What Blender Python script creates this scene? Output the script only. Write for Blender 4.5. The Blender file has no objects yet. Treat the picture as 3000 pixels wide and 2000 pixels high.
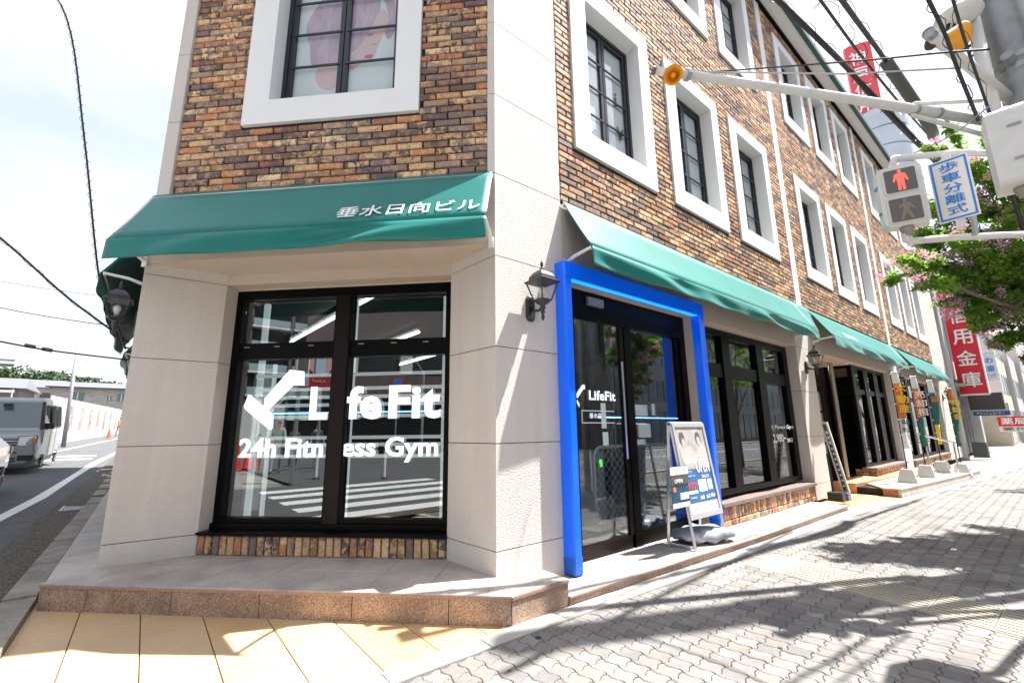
import bpy, math, random
from mathutils import Vector, Matrix
random.seed(7)
sc = bpy.context.scene
col = sc.collection
Q = math.sqrt(.5)

# ------------------------------------------------------------------ camera
CAM = Vector((-2.2551, -3.0069, 1.317))
yw, pt, rl = math.radians(50.9594), math.radians(11.3457), math.radians(-0.6565)
FW = Vector((math.cos(yw)*math.cos(pt), math.sin(yw)*math.cos(pt), math.sin(pt)))
RT = Vector((math.sin(yw), -math.cos(yw), 0)); UP = RT.cross(FW)
R2 = RT*math.cos(rl) + UP*math.sin(rl); U2 = -RT*math.sin(rl) + UP*math.cos(rl)
cam = bpy.data.cameras.new('camera'); cam.sensor_width = 36; cam.lens = 15.59
cam.clip_end = 3000; cam.clip_start = .05
co = bpy.data.objects.new('camera', cam); col.objects.link(co)
co.matrix_world = Matrix(((R2.x, U2.x, -FW.x, CAM.x), (R2.y, U2.y, -FW.y, CAM.y), (R2.z, U2.z, -FW.z, CAM.z), (0, 0, 0, 1)))
sc.camera = co

# ------------------------------------------------------------------ light
SUN = Vector((2.14, -1.0, 4.69)).normalized()
sl = bpy.data.lights.new('sun', 'SUN'); sl.energy = 4.8; sl.angle = math.radians(.55); sl.color = (1, .965, .91)
so = bpy.data.objects.new('sun', sl); col.objects.link(so)
so.rotation_euler = SUN.to_track_quat('Z', 'Y').to_euler()
w = bpy.data.worlds.new('World'); sc.world = w; w.use_nodes = True
nt = w.node_tree; nt.nodes.clear()
N = nt.nodes.new; LK = nt.links.new
out = N('ShaderNodeOutputWorld'); bg = N('ShaderNodeBackground'); bg.inputs[1].default_value = .105
sky = N('ShaderNodeTexSky'); sky.sky_type = 'NISHITA'; sky.sun_disc = False
sky.sun_elevation = math.asin(SUN.z); sky.sun_rotation = math.atan2(SUN.x, SUN.y)
sky.air_density = 1.0; sky.dust_density = 3.0; sky.ozone_density = 1.0
tc = N('ShaderNodeTexCoord'); mp = N('ShaderNodeMapping'); mp.inputs['Scale'].default_value = (1, 1, 2.2)
nz = N('ShaderNodeTexNoise'); nz.inputs['Scale'].default_value = 2.1; nz.inputs['Detail'].default_value = 7; nz.inputs['Roughness'].default_value = .5
rp = N('ShaderNodeValToRGB'); rp.color_ramp.elements[0].position = .40; rp.color_ramp.elements[1].position = .63
rp.color_ramp.elements[0].color = (.50, .50, .50, 1); rp.color_ramp.elements[1].color = (.93, .93, .93, 1)
mx = N('ShaderNodeMixRGB'); mx.inputs[2].default_value = (3.35, 3.42, 3.55, 1)
LK(tc.outputs['Generated'], mp.inputs[0]); LK(mp.outputs[0], nz.inputs['Vector']); LK(nz.outputs['Fac'], rp.inputs[0])
LK(rp.outputs[0], mx.inputs[0]); LK(sky.outputs[0], mx.inputs[1]); LK(mx.outputs[0], bg.inputs[0]); LK(bg.outputs[0], out.inputs[0])
vs = sc.view_settings; vs.view_transform = 'Standard'; vs.look = 'None'; vs.gamma = 1; vs.exposure = 1.74
try: vs.use_curve_mapping = False
except Exception: pass
sc.cycles.max_bounces = 8; sc.cycles.transparent_max_bounces = 24; sc.cycles.glossy_bounces = 4; sc.cycles.diffuse_bounces = 3
sc.cycles.use_denoising = True; sc.cycles.sample_clamp_indirect = 6
sc.cycles.caustics_reflective = False; sc.cycles.caustics_refractive = False

# ------------------------------------------------------------------ materials
MT = {}
def mat(key, c=(.5, .5, .5), rough=.6, metal=0, var=0, vs_=6, bump=0, bs=60, spec=.5, emit=None, es=1, c2=None, coat=0, stretch=None, det=5, sharp=.2, streak=0, sscale=(7, 7, .45), sheen=0):
    if key in MT: return MT[key]
    m = bpy.data.materials.new(key); m.use_nodes = True; t = m.node_tree
    b = t.nodes['Principled BSDF']
    b.inputs['Base Color'].default_value = (*c, 1); b.inputs['Roughness'].default_value = rough
    b.inputs['Metallic'].default_value = metal; b.inputs['Specular IOR Level'].default_value = spec
    if coat: b.inputs['Coat Weight'].default_value = coat; b.inputs['Coat Roughness'].default_value = .04
    if emit: b.inputs['Emission Color'].default_value = (*emit, 1); b.inputs['Emission Strength'].default_value = es
    if var or bump:
        tcn = t.nodes.new('ShaderNodeTexCoord'); src = tcn.outputs['Object']
        if stretch:
            mm = t.nodes.new('ShaderNodeMapping'); mm.inputs['Scale'].default_value = stretch
            t.links.new(src, mm.inputs[0]); src = mm.outputs[0]
    if var:
        n = t.nodes.new('ShaderNodeTexNoise'); n.inputs['Scale'].default_value = vs_; n.inputs['Detail'].default_value = det; n.inputs['Roughness'].default_value = .65
        t.links.new(src, n.inputs['Vector'])
        mr = t.nodes.new('ShaderNodeMapRange'); mr.inputs[1].default_value = .5-sharp; mr.inputs[2].default_value = .5+sharp
        t.links.new(n.outputs['Fac'], mr.inputs[0])
        mc = t.nodes.new('ShaderNodeMixRGB'); d = c2 or tuple(x*(1-var) for x in c)
        mc.inputs[1].default_value = (*c, 1); mc.inputs[2].default_value = (*d, 1)
        t.links.new(mr.outputs[0], mc.inputs[0]); t.links.new(mc.outputs[0], b.inputs['Base Color'])
    if sheen:
        b.inputs['Sheen Weight'].default_value = sheen; b.inputs['Sheen Roughness'].default_value = .35; b.inputs['Sheen Tint'].default_value = (.9, 1, .97, 1)
    if streak:   # rain streaks, splash marks: large-scale dirt that stays put
        ge = t.nodes.new('ShaderNodeNewGeometry'); m4 = t.nodes.new('ShaderNodeMapping'); m4.inputs['Scale'].default_value = sscale
        n5 = t.nodes.new('ShaderNodeTexNoise'); n5.inputs['Scale'].default_value = 1; n5.inputs['Detail'].default_value = 5; n5.inputs['Roughness'].default_value = .6
        r5 = t.nodes.new('ShaderNodeMapRange'); r5.inputs[1].default_value = .42; r5.inputs[2].default_value = .72; r5.inputs[3].default_value = 1; r5.inputs[4].default_value = 1-streak*1.6
        t.links.new(ge.outputs['Position'], m4.inputs[0]); t.links.new(m4.outputs[0], n5.inputs['Vector']); t.links.new(n5.outputs['Fac'], r5.inputs[0])
        v5 = t.nodes.new('ShaderNodeVectorMath'); v5.operation = 'SCALE'; t.links.new(mc.outputs[0], v5.inputs[0]); t.links.new(r5.outputs[0], v5.inputs['Scale']); t.links.new(v5.outputs[0], b.inputs['Base Color'])
    if bump:
        n2 = t.nodes.new('ShaderNodeTexNoise'); n2.inputs['Scale'].default_value = bs; n2.inputs['Detail'].default_value = 3
        t.links.new(src, n2.inputs['Vector'])
        bm_ = t.nodes.new('ShaderNodeBump'); bm_.inputs['Strength'].default_value = bump; bm_.inputs['Distance'].default_value = .01
        t.links.new(n2.outputs['Fac'], bm_.inputs['Height']); t.links.new(bm_.outputs[0], b.inputs['Normal'])
    MT[key] = m; return m

def glass(key, tint=(.50, .54, .54), refl=.12, rough=0.0, blend=.3, top=.8):
    if key in MT: return MT[key]
    m = bpy.data.materials.new(key); m.use_nodes = True; t = m.node_tree; t.nodes.clear()
    o = t.nodes.new('ShaderNodeOutputMaterial'); mx = t.nodes.new('ShaderNodeMixShader')
    tr = t.nodes.new('ShaderNodeBsdfTransparent'); tr.inputs[0].default_value = (*tint, 1)
    gl = t.nodes.new('ShaderNodeBsdfGlossy'); gl.inputs['Roughness'].default_value = rough; gl.inputs[0].default_value = (.95, .97, 1, 1)
    fr = t.nodes.new('ShaderNodeLayerWeight'); fr.inputs[0].default_value = blend
    mr = t.nodes.new('ShaderNodeMapRange'); mr.inputs[3].default_value = refl; mr.inputs[4].default_value = top
    t.links.new(fr.outputs['Fresnel'], mr.inputs[0]); t.links.new(mr.outputs[0], mx.inputs[0])
    t.links.new(tr.outputs[0], mx.inputs[1]); t.links.new(gl.outputs[0], mx.inputs[2]); t.links.new(mx.outputs[0], o.inputs[0])
    MT[key] = m; return m

def brick_mat():
    m = bpy.data.materials.new('clinker_brick'); m.use_nodes = True; t = m.node_tree; n = t.nodes.new; L = t.links.new
    b = t.nodes['Principled BSDF']; b.inputs['Roughness'].default_value = .72
    at = n('ShaderNodeAttribute'); at.attribute_name = 'tint'; sp = n('ShaderNodeSeparateColor'); L(at.outputs['Color'], sp.inputs[0])
    pal = [(.11, .068, .058), (.16, .115, .10), (.42, .26, .145), (.22, .13, .075), (.60, .42, .24), (.40, .17, .08), (.10, .068, .066), (.47, .31, .16), (.30, .11, .07), (.28, .19, .14), (.52, .33, .19), (.18, .125, .105)]
    def ramp(o):
        r = n('ShaderNodeValToRGB'); r.color_ramp.interpolation = 'CONSTANT'; e = r.color_ramp.elements
        while len(e) < len(pal): e.new(.5)
        for i, c in enumerate(pal): e[i].position = i/len(pal); e[i].color = (*c, 1)
        L(o, r.inputs[0]); return r.outputs[0]
    c1, c2 = ramp(sp.outputs[0]), ramp(sp.outputs[1])
    tcn = n('ShaderNodeTexCoord'); oi = n('ShaderNodeObjectInfo'); add = n('ShaderNodeVectorMath'); add.operation = 'ADD'
    cx = n('ShaderNodeCombineXYZ'); ml = n('ShaderNodeMath'); ml.operation = 'MULTIPLY'; ml.inputs[1].default_value = 57.0
    L(oi.outputs['Random'], ml.inputs[0]); L(ml.outputs[0], cx.inputs[0]); L(ml.outputs[0], cx.inputs[2])
    L(tcn.outputs['Object'], add.inputs[0]); L(cx.outputs[0], add.inputs[1])
    nz = n('ShaderNodeTexNoise'); nz.inputs['Scale'].default_value = 15; nz.inputs['Detail'].default_value = 6; nz.inputs['Roughness'].default_value = .62; nz.inputs['Distortion'].default_value = .6
    L(add.outputs[0], nz.inputs['Vector'])
    mr = n('ShaderNodeMapRange'); mr.inputs[1].default_value = .47; mr.inputs[2].default_value = .57; L(nz.outputs['Fac'], mr.inputs[0])
    mx = n('ShaderNodeMixRGB'); L(mr.outputs[0], mx.inputs[0]); L(c1, mx.inputs[1]); L(c2, mx.inputs[2])
    n3 = n('ShaderNodeTexNoise'); n3.inputs['Scale'].default_value = 90; n3.inputs['Detail'].default_value = 4; L(add.outputs[0], n3.inputs['Vector'])
    m3 = n('ShaderNodeMapRange'); m3.inputs[3].default_value = .75; m3.inputs[4].default_value = 1.7; m3.inputs[1].default_value = .3; m3.inputs[2].default_value = .7; L(n3.outputs['Fac'], m3.inputs[0])
    mu = n('ShaderNodeVectorMath'); mu.operation = 'MULTIPLY'; L(mx.outputs[0], mu.inputs[0])
    cc = n('ShaderNodeCombineXYZ')
    for i in range(3): L(m3.outputs[0], cc.inputs[i])
    L(cc.outputs[0], mu.inputs[1]); L(mu.outputs[0], b.inputs['Base Color'])
    bp = n('ShaderNodeBump'); bp.inputs['Strength'].default_value = .7; bp.inputs['Distance'].default_value = .006
    n4 = n('ShaderNodeTexNoise'); n4.inputs['Scale'].default_value = 45; n4.inputs['Detail'].default_value = 6; L(add.outputs[0], n4.inputs['Vector'])
    L(n4.outputs['Fac'], bp.inputs['Height']); L(bp.outputs[0], b.inputs['Normal'])
    MT['brick'] = m; return m
BRICK = brick_mat()
STUCCO = mat('white_stucco', (.69, .635, .59), .85, bump=.9, bs=75, var=.16, vs_=130, streak=.05)
STUCCO2 = mat('smooth_render', (.58, .49, .41), .8, bump=.35, bs=120, var=.1, vs_=3)
MORTAR = mat('dark_mortar', (.028, .021, .018), .95, bump=.5, bs=80)
JOINT = mat('joint_sealant', (.02, .02, .02), .8)
PLASTER = mat('white_plaster', (.80, .80, .80), .6, var=.04, vs_=3)
FRAME = mat('black_aluminium', (.0018, .0016, .0017), .4, spec=.12)
BROWNF = mat('dark_bronze_aluminium', (.009, .005, .004), .4, spec=.2)
GRANITE = mat('pink_granite', (.58, .41, .30), .45, var=1, vs_=110, c2=(.17, .105, .075), det=8, bump=.15, bs=120, sharp=.12, streak=.3, sscale=(3, 3, 3))
GRANTOP = mat('flamed_granite', (.56, .50, .455), .6, var=1, vs_=60, c2=(.38, .335, .30), det=6, bump=.1, bs=150, streak=.25, sscale=(2, 2, 2))
NOSING = mat('red_granite_edge', (.45, .27, .22), .4, var=.5, vs_=80)
TEAL = mat('green_canvas', (.002, .175, .152), .42, var=.22, vs_=1.5, spec=.4, bump=.25, bs=4, sheen=.10)
TEALD = mat('green_canvas_underside', (.006, .045, .04), .8)
WHITEM = mat('white_paint_metal', (.78, .78, .78), .35)
GREYM = mat('galvanised_steel', (.42, .43, .45), .42, metal=.6, var=.25, vs_=12)
GLS = glass('window_glass'); GLD = glass('door_glass', (.80, .83, .83), .075, 0, .2, .6); GLC = glass('clear_glass', (.92, .94, .94), .02, 0, .12, .35)

# ------------------------------------------------------------------ mesh builder
class MB:
    def __init__(s): s.v = []; s.f = []; s.t = None
    def add(s, vs, fs):
        o = len(s.v); s.v += [tuple(p) for p in vs]; s.f += [tuple(i+o for i in f) for f in fs]; return s
    def hexa(s, p):  # 8 points: bottom 4 ccw, top 4
        return s.add(p, [(0, 3, 2, 1), (4, 5, 6, 7), (0, 1, 5, 4), (1, 2, 6, 5), (2, 3, 7, 6), (3, 0, 4, 7)])
    def box(s, x0, x1, y0, y1, z0, z1):
        return s.hexa([(x0, y0, z0), (x1, y0, z0), (x1, y1, z0), (x0, y1, z0), (x0, y0, z1), (x1, y0, z1), (x1, y1, z1), (x0, y1, z1)])
    def fbox(s, F, u0, u1, d0, d1, z0, z1):
        P = F.P
        return s.hexa([P(u0, d0, z0), P(u1, d0, z0), P(u1, d1, z0), P(u0, d1, z0), P(u0, d0, z1), P(u1, d0, z1), P(u1, d1, z1), P(u0, d1, z1)])
    def prism(s, poly, z0, z1, bev=0):
        n = len(poly)
        if bev:
            c = (sum(p[0] for p in poly)/n, sum(p[1] for p in poly)/n)
            ins = []
            for p in poly:
                d = Vector((c[0]-p[0], c[1]-p[1])); L = d.length or 1; d = d/L*min(bev*1.3, L*.3); ins.append((p[0]+d.x, p[1]+d.y))
            vs = [(p[0], p[1], z0) for p in poly]+[(p[0], p[1], z1-bev) for p in poly]+[(p[0], p[1], z1) for p in ins]
            fs = [tuple(range(2*n, 3*n))]
            for k in (0, n): fs += [(k+i, k+(i+1) % n, k+n+(i+1) % n, k+n+i) for i in range(n)]
            return s.add(vs, fs)
        vs = [(p[0], p[1], z0) for p in poly]+[(p[0], p[1], z1) for p in poly]
        return s.add(vs, [tuple(range(n-1, -1, -1)), tuple(range(n, 2*n))]+[(i, (i+1) % n, n+(i+1) % n, n+i) for i in range(n)])
    def tube(s, pts, r, n=8, caps=True):
        pts = [Vector(p) for p in pts]; rs = r if isinstance(r, (list, tuple)) else [r]*len(pts)
        o = len(s.v); up = Vector((0, 0, 1)); prev = None
        for i, p in enumerate(pts):
            t = (pts[min(i+1, len(pts)-1)]-pts[max(i-1, 0)]).normalized()
            a = prev if prev is not None else (up if abs(t.z) < .9 else Vector((1, 0, 0)))
            a = (a-t*a.dot(t))
            a = a.normalized() if a.length > 1e-6 else t.orthogonal().normalized()
            prev = a; b = t.cross(a)
            for k in range(n):
                q = 2*math.pi*k/n; s.v.append(tuple(p+(a*math.cos(q)+b*math.sin(q))*rs[i]))
        for i in range(len(pts)-1):
            for k in range(n):
                s.f.append((o+i*n+k, o+i*n+(k+1) % n, o+(i+1)*n+(k+1) % n, o+(i+1)*n+k))
        if caps: s.f.append(tuple(o+k for k in range(n-1, -1, -1))); s.f.append(tuple(o+(len(pts)-1)*n+k for k in range(n)))
        return s
    def lathe(s, c, prof, n=12, ax=(0, 0, 1), sx=(1, 0, 0)):
        A = Vector(ax).normalized(); X = Vector(sx); X = (X-A*X.dot(A)).normalized(); Y = A.cross(X); c = Vector(c); o = len(s.v)
        for r, h in prof:
            for k in range(n):
                q = 2*math.pi*(k+.5)/n; s.v.append(tuple(c+A*h+(X*math.cos(q)+Y*math.sin(q))*r))
        for i in range(len(prof)-1):
            for k in range(n): s.f.append((o+i*n+k, o+i*n+(k+1) % n, o+(i+1)*n+(k+1) % n, o+(i+1)*n+k))
        s.f.append(tuple(o+k for k in range(n-1, -1, -1))); s.f.append(tuple(o+(len(prof)-1)*n+k for k in range(n)))
        return s
    def grid(s, fn, nu, nv):
        o = len(s.v)
        for j in range(nv+1):
            for i in range(nu+1): s.v.append(tuple(fn(i/nu, j/nv)))
        for j in range(nv):
            for i in range(nu):
                a = o+j*(nu+1)+i; s.f.append((a, a+1, a+nu+2, a+nu+1))
        return s
    def build(s, name, m, parent=None, smooth=False, **k):
        return link(name, s.mesh(name, m, worldloc(parent) if parent else base_of(s.v), smooth), parent, base_of(s.v) if not parent else None, **k)
    def mesh(s, name, m, off=Vector((0, 0, 0)), smooth=False):
        me = bpy.data.meshes.new(name)
        me.from_pydata([(x-off[0], y-off[1], z-off[2]) for x, y, z in s.v], [], s.f); me.validate()
        if s.t: 
            a = me.color_attributes.new('tint', 'FLOAT_COLOR', 'POINT')
            a.data.foreach_set('color', [c for t in s.t for c in t])
        if smooth: me.polygons.foreach_set('use_smooth', [True]*len(me.polygons))
        me.materials.append(m)
        return me
def base_of(v):
    return Vector(((min(p[0] for p in v)+max(p[0] for p in v))/2, (min(p[1] for p in v)+max(p[1] for p in v))/2, min(p[2] for p in v)))
WL = {}
def worldloc(o): return WL.get(o.name, Vector((0, 0, 0)))
def link(name, data, parent=None, loc=None, label=None, cat=None, group=None, kind=None):
    o = bpy.data.objects.new(name, data); col.objects.link(o)
    if parent: o.parent = parent; WL[o.name] = worldloc(parent)
    else: o.location = loc or (0, 0, 0); WL[o.name] = Vector(loc or (0, 0, 0))
    tag(o, label, cat, group, kind); return o
def tag(o, label=None, cat=None, group=None, kind=None):
    for k, v in (('label', label), ('category', cat), ('group', group), ('kind', kind)):
        if v: o[k] = v
    return o
def thing(name, label, cat, loc=(0, 0, 0), group=None): return link(name, None, None, Vector(loc), label, cat, group)
def copy_tree(o, parent=None):
    c = o.copy(); col.objects.link(c); c.parent = parent
    for ch in KIDS.get(o.name, []): copy_tree(ch, c)
    return c
KIDS = {}
def kids_index():
    KIDS.clear()
    for o in col.objects:
        if o.parent: KIDS.setdefault(o.parent.name, []).append(o)
class FR:
    def __init__(s, o, u, n): s.o = o; s.u = u; s.n = n
    def P(s, u, d, z): return (s.o[0]+s.u[0]*u+s.n[0]*d, s.o[1]+s.u[1]*u+s.n[1]*d, z)
LC = 3.472
FX, FY = -LC*Q, LC*Q
FRR = FR((0, 0), (1, 0), (0, 1)); FC = FR((0, 0), (-Q, Q), (Q, Q)); FL = FR((FX, FY), (0, 1), (1, 0))
def rz(F):  # rotation that takes local x->u with local y->n (F right handed) ; mirrored frames use u reversed
    return math.atan2(F.u[1], F.u[0])

def textmb(body, w, h, depth=.004, bold=.0, mb=None, o=(0, 0, 0), U=(1, 0, 0), V=(0, 0, 1), keep=False, lines=False):
    cu = bpy.data.curves.new('t', 'FONT'); cu.body = body; cu.offset = bold*.7; cu.space_character = 1+bold; cu.resolution_u = 3; cu.extrude = 0; cu.space_line = 1.05
    cu.align_x = 'CENTER'
    ob = bpy.data.objects.new('t', cu); col.objects.link(ob)
    dg = bpy.context.evaluated_depsgraph_get(); me = bpy.data.meshes.new_from_object(ob.evaluated_get(dg))
    vs = [v.co.copy() for v in me.vertices]; fs = [tuple(p.vertices) for p in me.polygons]
    bpy.data.objects.remove(ob); bpy.data.curves.remove(cu); bpy.data.meshes.remove(me)
    mb = mb or MB()
    if not vs: return mb
    x0, x1 = min(v.x for v in vs), max(v.x for v in vs); y0, y1 = min(v.y for v in vs), max(v.y for v in vs)
    sx, sy = w/(x1-x0), h/(y1-y0)
    if keep: sx = sy = min(sx, sy)
    U, V, O = Vector(U), Vector(V), Vector(o); Nn = U.cross(V).normalized()
    P = [O+U*((v.x-x0)*sx)+V*((v.y-y0)*sy)+Nn*depth for v in vs]
    if depth <= .006: return mb.add(P, fs)
    # extruded: add boundary walls
    n = len(P); ec = {}
    for f in fs:
        for i in range(len(f)):
            e = (f[i], f[(i+1) % len(f)]); ec[e] = 1
    bd = [e for e in ec if (e[1], e[0]) not in ec]
    Bk = [p-Nn*depth for p in P]
    return mb.add(P+Bk, fs+[(b, a, a+n, b+n) for a, b in bd])
def textobj(name, body, w, h, m, parent, o, U, V=(0, 0, 1), depth=.003, bold=0, **k):
    if bold and any(ord(c) > 0x2000 for c in body):   # thicken kana and kanji by close overlapping strokes
        U_v, V_v = Vector(U), Vector(V); mb = None; s_ = min(w/len(body), h)*.028*bold/.02*.6
        for q, (a, b) in enumerate(((0, 0), (s_, 0), (-s_, 0), (0, s_), (0, -s_))):
            mb = textmb(body, w, h, depth+.0004*q, 0, mb, Vector(o)+U_v*a+V_v*b, U, V)
        return mb.build(name, m, parent, **k)
    return textmb(body, w, h, depth, bold, None, o, U, V).build(name, m, parent, **k)

def clip(poly, cl):  # convex clip, cl ccw
    out_ = poly
    for i in range(len(cl)):
        a, b = cl[i], cl[(i+1) % len(cl)]; ip, out_ = out_, []
        if not ip: return []
        def sd(p): return (b[0]-a[0])*(p[1]-a[1])-(b[1]-a[1])*(p[0]-a[0])
        for j in range(len(ip)):
            p, r = ip[j], ip[(j+1) % len(ip)]; sp, sr = sd(p), sd(r)
            if sp >= 0: out_.append(p)
            if sp*sr < 0:
                t = sp/(sp-sr); out_.append((p[0]+(r[0]-p[0])*t, p[1]+(r[1]-p[1])*t))
    return out_
def area(p): return abs(sum(p[i][0]*p[(i+1) % len(p)][1]-p[(i+1) % len(p)][0]*p[i][1] for i in range(len(p))))/2 if len(p) > 2 else 0

# ================================================================== SETTING
ASPH = mat('asphalt', (.112, .114, .120), .85, var=.35, vs_=2.2, bump=.5, bs=220)
ASPH2 = mat('coarse_asphalt', (.16, .135, .105), .9, var=1, vs_=45, c2=(.02, .018, .016), sharp=.1, bump=.9, bs=110)
CONC = mat('kerb_concrete', (.36, .32, .27), .85, var=.35, vs_=9, bump=.4, bs=90, streak=.3, sscale=(2, 2, 2))
PAINT = mat('road_paint', (.78, .78, .76), .7, var=.1, vs_=30)
def gh(x, y): return -.12 + .026*max(0, min(y, 320)-8)
def rz_(y):  # left street surface
    return .03*min(1, max(0, y/5)) + .026*max(0, y-8)
g = MB()
xs = [-900, -400, -200, -120, -80, -50, -30, -20, -12, -8, -4, 0, 6, 14, 30, 60, 120, 300, 900]
ys = [-900, -300, -120, -60, -30, -12, -4, 0, 4, 8, 14, 20, 30, 45, 65, 90, 130, 180, 240, 320, 900]
g.grid(lambda u, v: (xs[round(u*(len(xs)-1))], ys[round(v*(len(ys)-1))], gh(0, ys[round(v*(len(ys)-1))])), len(xs)-1, len(ys)-1)
g.build('ground', mat('dusty_ground', (.33, .31, .28), .9, var=.3, vs_=.3), kind='structure')
# left street, following its rise
rd = MB(); yy = [-70, -30, -10, 0, 5, 8, 14, 20, 30, 45, 60, 80]
def edge(y): return -3.42 + .018*max(0, y-8)
def far_(y): return -9.2 + .055*max(0, y-10)
for a, b in zip(yy, yy[1:]):
    rd.add([(far_(a), a, rz_(a)-.035), (edge(a), a, rz_(a)-.035), (edge(b), b, rz_(b)-.035), (far_(b), b, rz_(b)-.035)], [(0, 1, 2, 3)])
rd.build('left_road', ASPH, kind='structure')
# junction and main road towards the right (seen mirrored in the glass)
jr = MB(); jr.add([(-60, -70, -.045), (-9.2, -70, -.045), (-9.2, 0, -.045), (-60, 0, -.045)], [(0, 1, 2, 3)])
jr.add([(-3.42, -15, -.045), (90, -15, -.045), (90, -5.2, -.045), (-3.42, -5.2, -.045)], [(0, 1, 2, 3)])
jr.build('junction_road', ASPH, kind='structure')
gt = MB()
for a, b in zip(yy[3:], yy[4:]):
    gt.add([(edge(a)+.002, a, rz_(a)+.004), (-2.97+.006*max(0, a-8), a, rz_(a)+.012), (-2.97+.006*max(0, b-8), b, rz_(b)+.012), (edge(b)+.002, b, rz_(b)+.004)], [(0, 1, 2, 3)])
gt.add([(-3.6, -5, -.02), (-2.97, -5, -.012), (-2.97, 0, .012), (edge(0), 0, .004)], [(0, 1, 2, 3)])
gt.build('roadside_gutter', ASPH2, kind='structure')
lp = [(-4.12, -4.0, 5.5), (-4.05, -3.9, 8.3), (-3.92, -3.74, 10.65), (-3.83, -3.69, 14.3), (-3.74, -3.55, 19.7), (-3.38, -3.24, 26.4), (-3.05, -2.93, 34), (-2.7, -2.6, 44)]
ln = MB()
for a, b in zip(lp, lp[1:]):
    ln.add([(a[0], a[2], rz_(a[2])-.03), (a[1]+.03, a[2], rz_(a[2])-.03), (b[1]+.03, b[2], rz_(b[2])-.03), (b[0], b[2], rz_(b[2])-.03)], [(0, 1, 2, 3)])
# far edge line and side crossing bands
for a, b in zip(yy[5:], yy[6:]):
    fx = lambda y: -5.62+.085*(y-29) if y > 16 else -6.9
    ln.add([(fx(a)-.12, a, rz_(a)-.03), (fx(a)+.0, a, rz_(a)-.03), (fx(b)+.0, b, rz_(b)-.03), (fx(b)-.12, b, rz_(b)-.03)], [(0, 1, 2, 3)])
for y0 in (22.2, 24.3): ln.add([(-5.9, y0, rz_(y0)-.029), (-3.9, y0, rz_(y0)-.029), (-3.9, y0+.8, rz_(y0+.8)-.029), (-5.9, y0+.8, rz_(y0+.8)-.029)], [(0, 1, 2, 3)])
ln.build('road_marking', PAINT, kind='structure')
# zebra crossing over the left street
zb = thing('zebra_crossing', 'white zebra crossing painted over the street mouth, mirrored in the corner window', 'crossing', (-5.5, -.5, -.03))
tag(zb, kind='structure')
for i in range(5):
    x0 = -3.62-1.03*i
    MB().box(x0-.50, x0, -3.4, 1.7, -.034, -.029).build('stripe', PAINT, zb)
# road markings on main road
mk = MB()
for y in (-5.6, -10, -14.5): mk.box(1, 80, y, y+.14, -.044, -.040)
mk.build('lane_line', PAINT, kind='structure')
# kerb along the left street
kb = thing('left_kerb', None, None, (-2.9, 6, 0)); tag(kb, kind='structure')
y = 2.46
while y < 30:
    x0, x1 = -2.985+.003*max(0, y-4), -2.79+.003*max(0, y-4)
    MB().prism([(x0, y+.004), (x1, y+.004), (x1, y+1.19), (x0, y+1.19)], rz_(y)-.1, rz_(y)+.055, .008).build('kerb_stone', CONC, kb); y += 1.2
MB().prism([(-3.02, 1.24), (-2.788, 1.24), (-2.788, 2.452), (-2.985, 2.452)], -.1, .052, .006).build('kerb_stone', CONC, kb)
MB().prism([(-3.10, .1), (-2.788, .1), (-2.788, 1.232), (-3.02, 1.232)], -.1, .03, .006).build('kerb_stone', CONC, kb)
# drain grates
def grate(x0, x1, y0, y1, lab):
    z = rz_(y0)+.02
    t = thing('drain_grate', lab, 'drain grate', (x0, y0, z), 'drain grates in the gutter')
    MB().box(x0, x1, y0, y0+.05, z-.03, z+.004).box(x0, x1, y1-.05, y1, z-.03, z+.004).box(x0, x0+.03, y0+.05, y1-.05, z-.03, z+.004).box(x1-.03, x1, y0+.05, y1-.05, z-.03, z+.004).build('frame', GREYM, t)
    MB().box(x0+.03, x1-.03, y0+.05, y1-.05, z-.028, z-.02).build('pit', JOINT, t)
    n = 8
    for i in range(1, n):
        xx = x0+.03+(x1-x0-.06)*i/n
        MB().box(xx-.008, xx+.008, y0+.05, y1-.05, z-.019, z+.002).build('bar', GREYM, t)
    for k in (1, 2):
        q = y0+.05+(y1-y0-.1)*k/3; MB().box(x0+.03, x1-.03, q-.012, q+.012, z-.018, z+.0035).build('cross_bar', GREYM, t)
grate(-3.28, -2.97, 8.15, 9.25, 'nearer steel drain grate set in the dark gutter beside the kerb')
grate(-3.10, -2.86, 14.2, 15.1, 'farther steel drain grate in the gutter, half hidden by the stucco pillar')
# lot beyond the kerb, left of the building
MB().prism([(-2.785, 2.6), (-2.0, 2.6), (-2.0, 30), (-2.7, 30)], -.1, .07).build('side_pavement', GRANTOP, kind='structure')

# ---------------- apron of yellow tiles
TILE = [mat('yellow_tile_%s' % n, c, .55, var=.35, vs_=2.5, c2=c2, streak=.10, sscale=(1.3, 1.3, 1)) for n, c, c2 in (('a', (.52, .34, .17), (.56, .40, .24)), ('b', (.54, .36, .19), (.49, .31, .15)), ('c', (.50, .34, .20), (.54, .39, .24)))]
ap = thing('tiled_apron', None, None, (-2, 0, 0)); tag(ap, kind='structure')
MB().prism([(-2.786, -.37), (-.15, -.37), (-2.786, 2.47)], -.12, -.012).build('grout_bed', mat('grout', (.16, .11, .08), .9), ap)
AP = [(-2.785, -.367), (-.155, -.367), (-2.785, 2.462)]
for i in range(-1, 9):
    for j in range(-1, 9):
        x0, y0 = -2.847+.357*i, -.40+.378*j
        c_ = clip([(x0+.0035, y0+.0025), (x0+.3535, y0+.0025), (x0+.3535, y0+.3755), (x0+.0035, y0+.3755)], AP)
        if area(c_) > .004: MB().prism(c_, -.03, 0+random.uniform(-.0008, .0008), .0015).build('tile', random.choice(TILE), ap)
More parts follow.
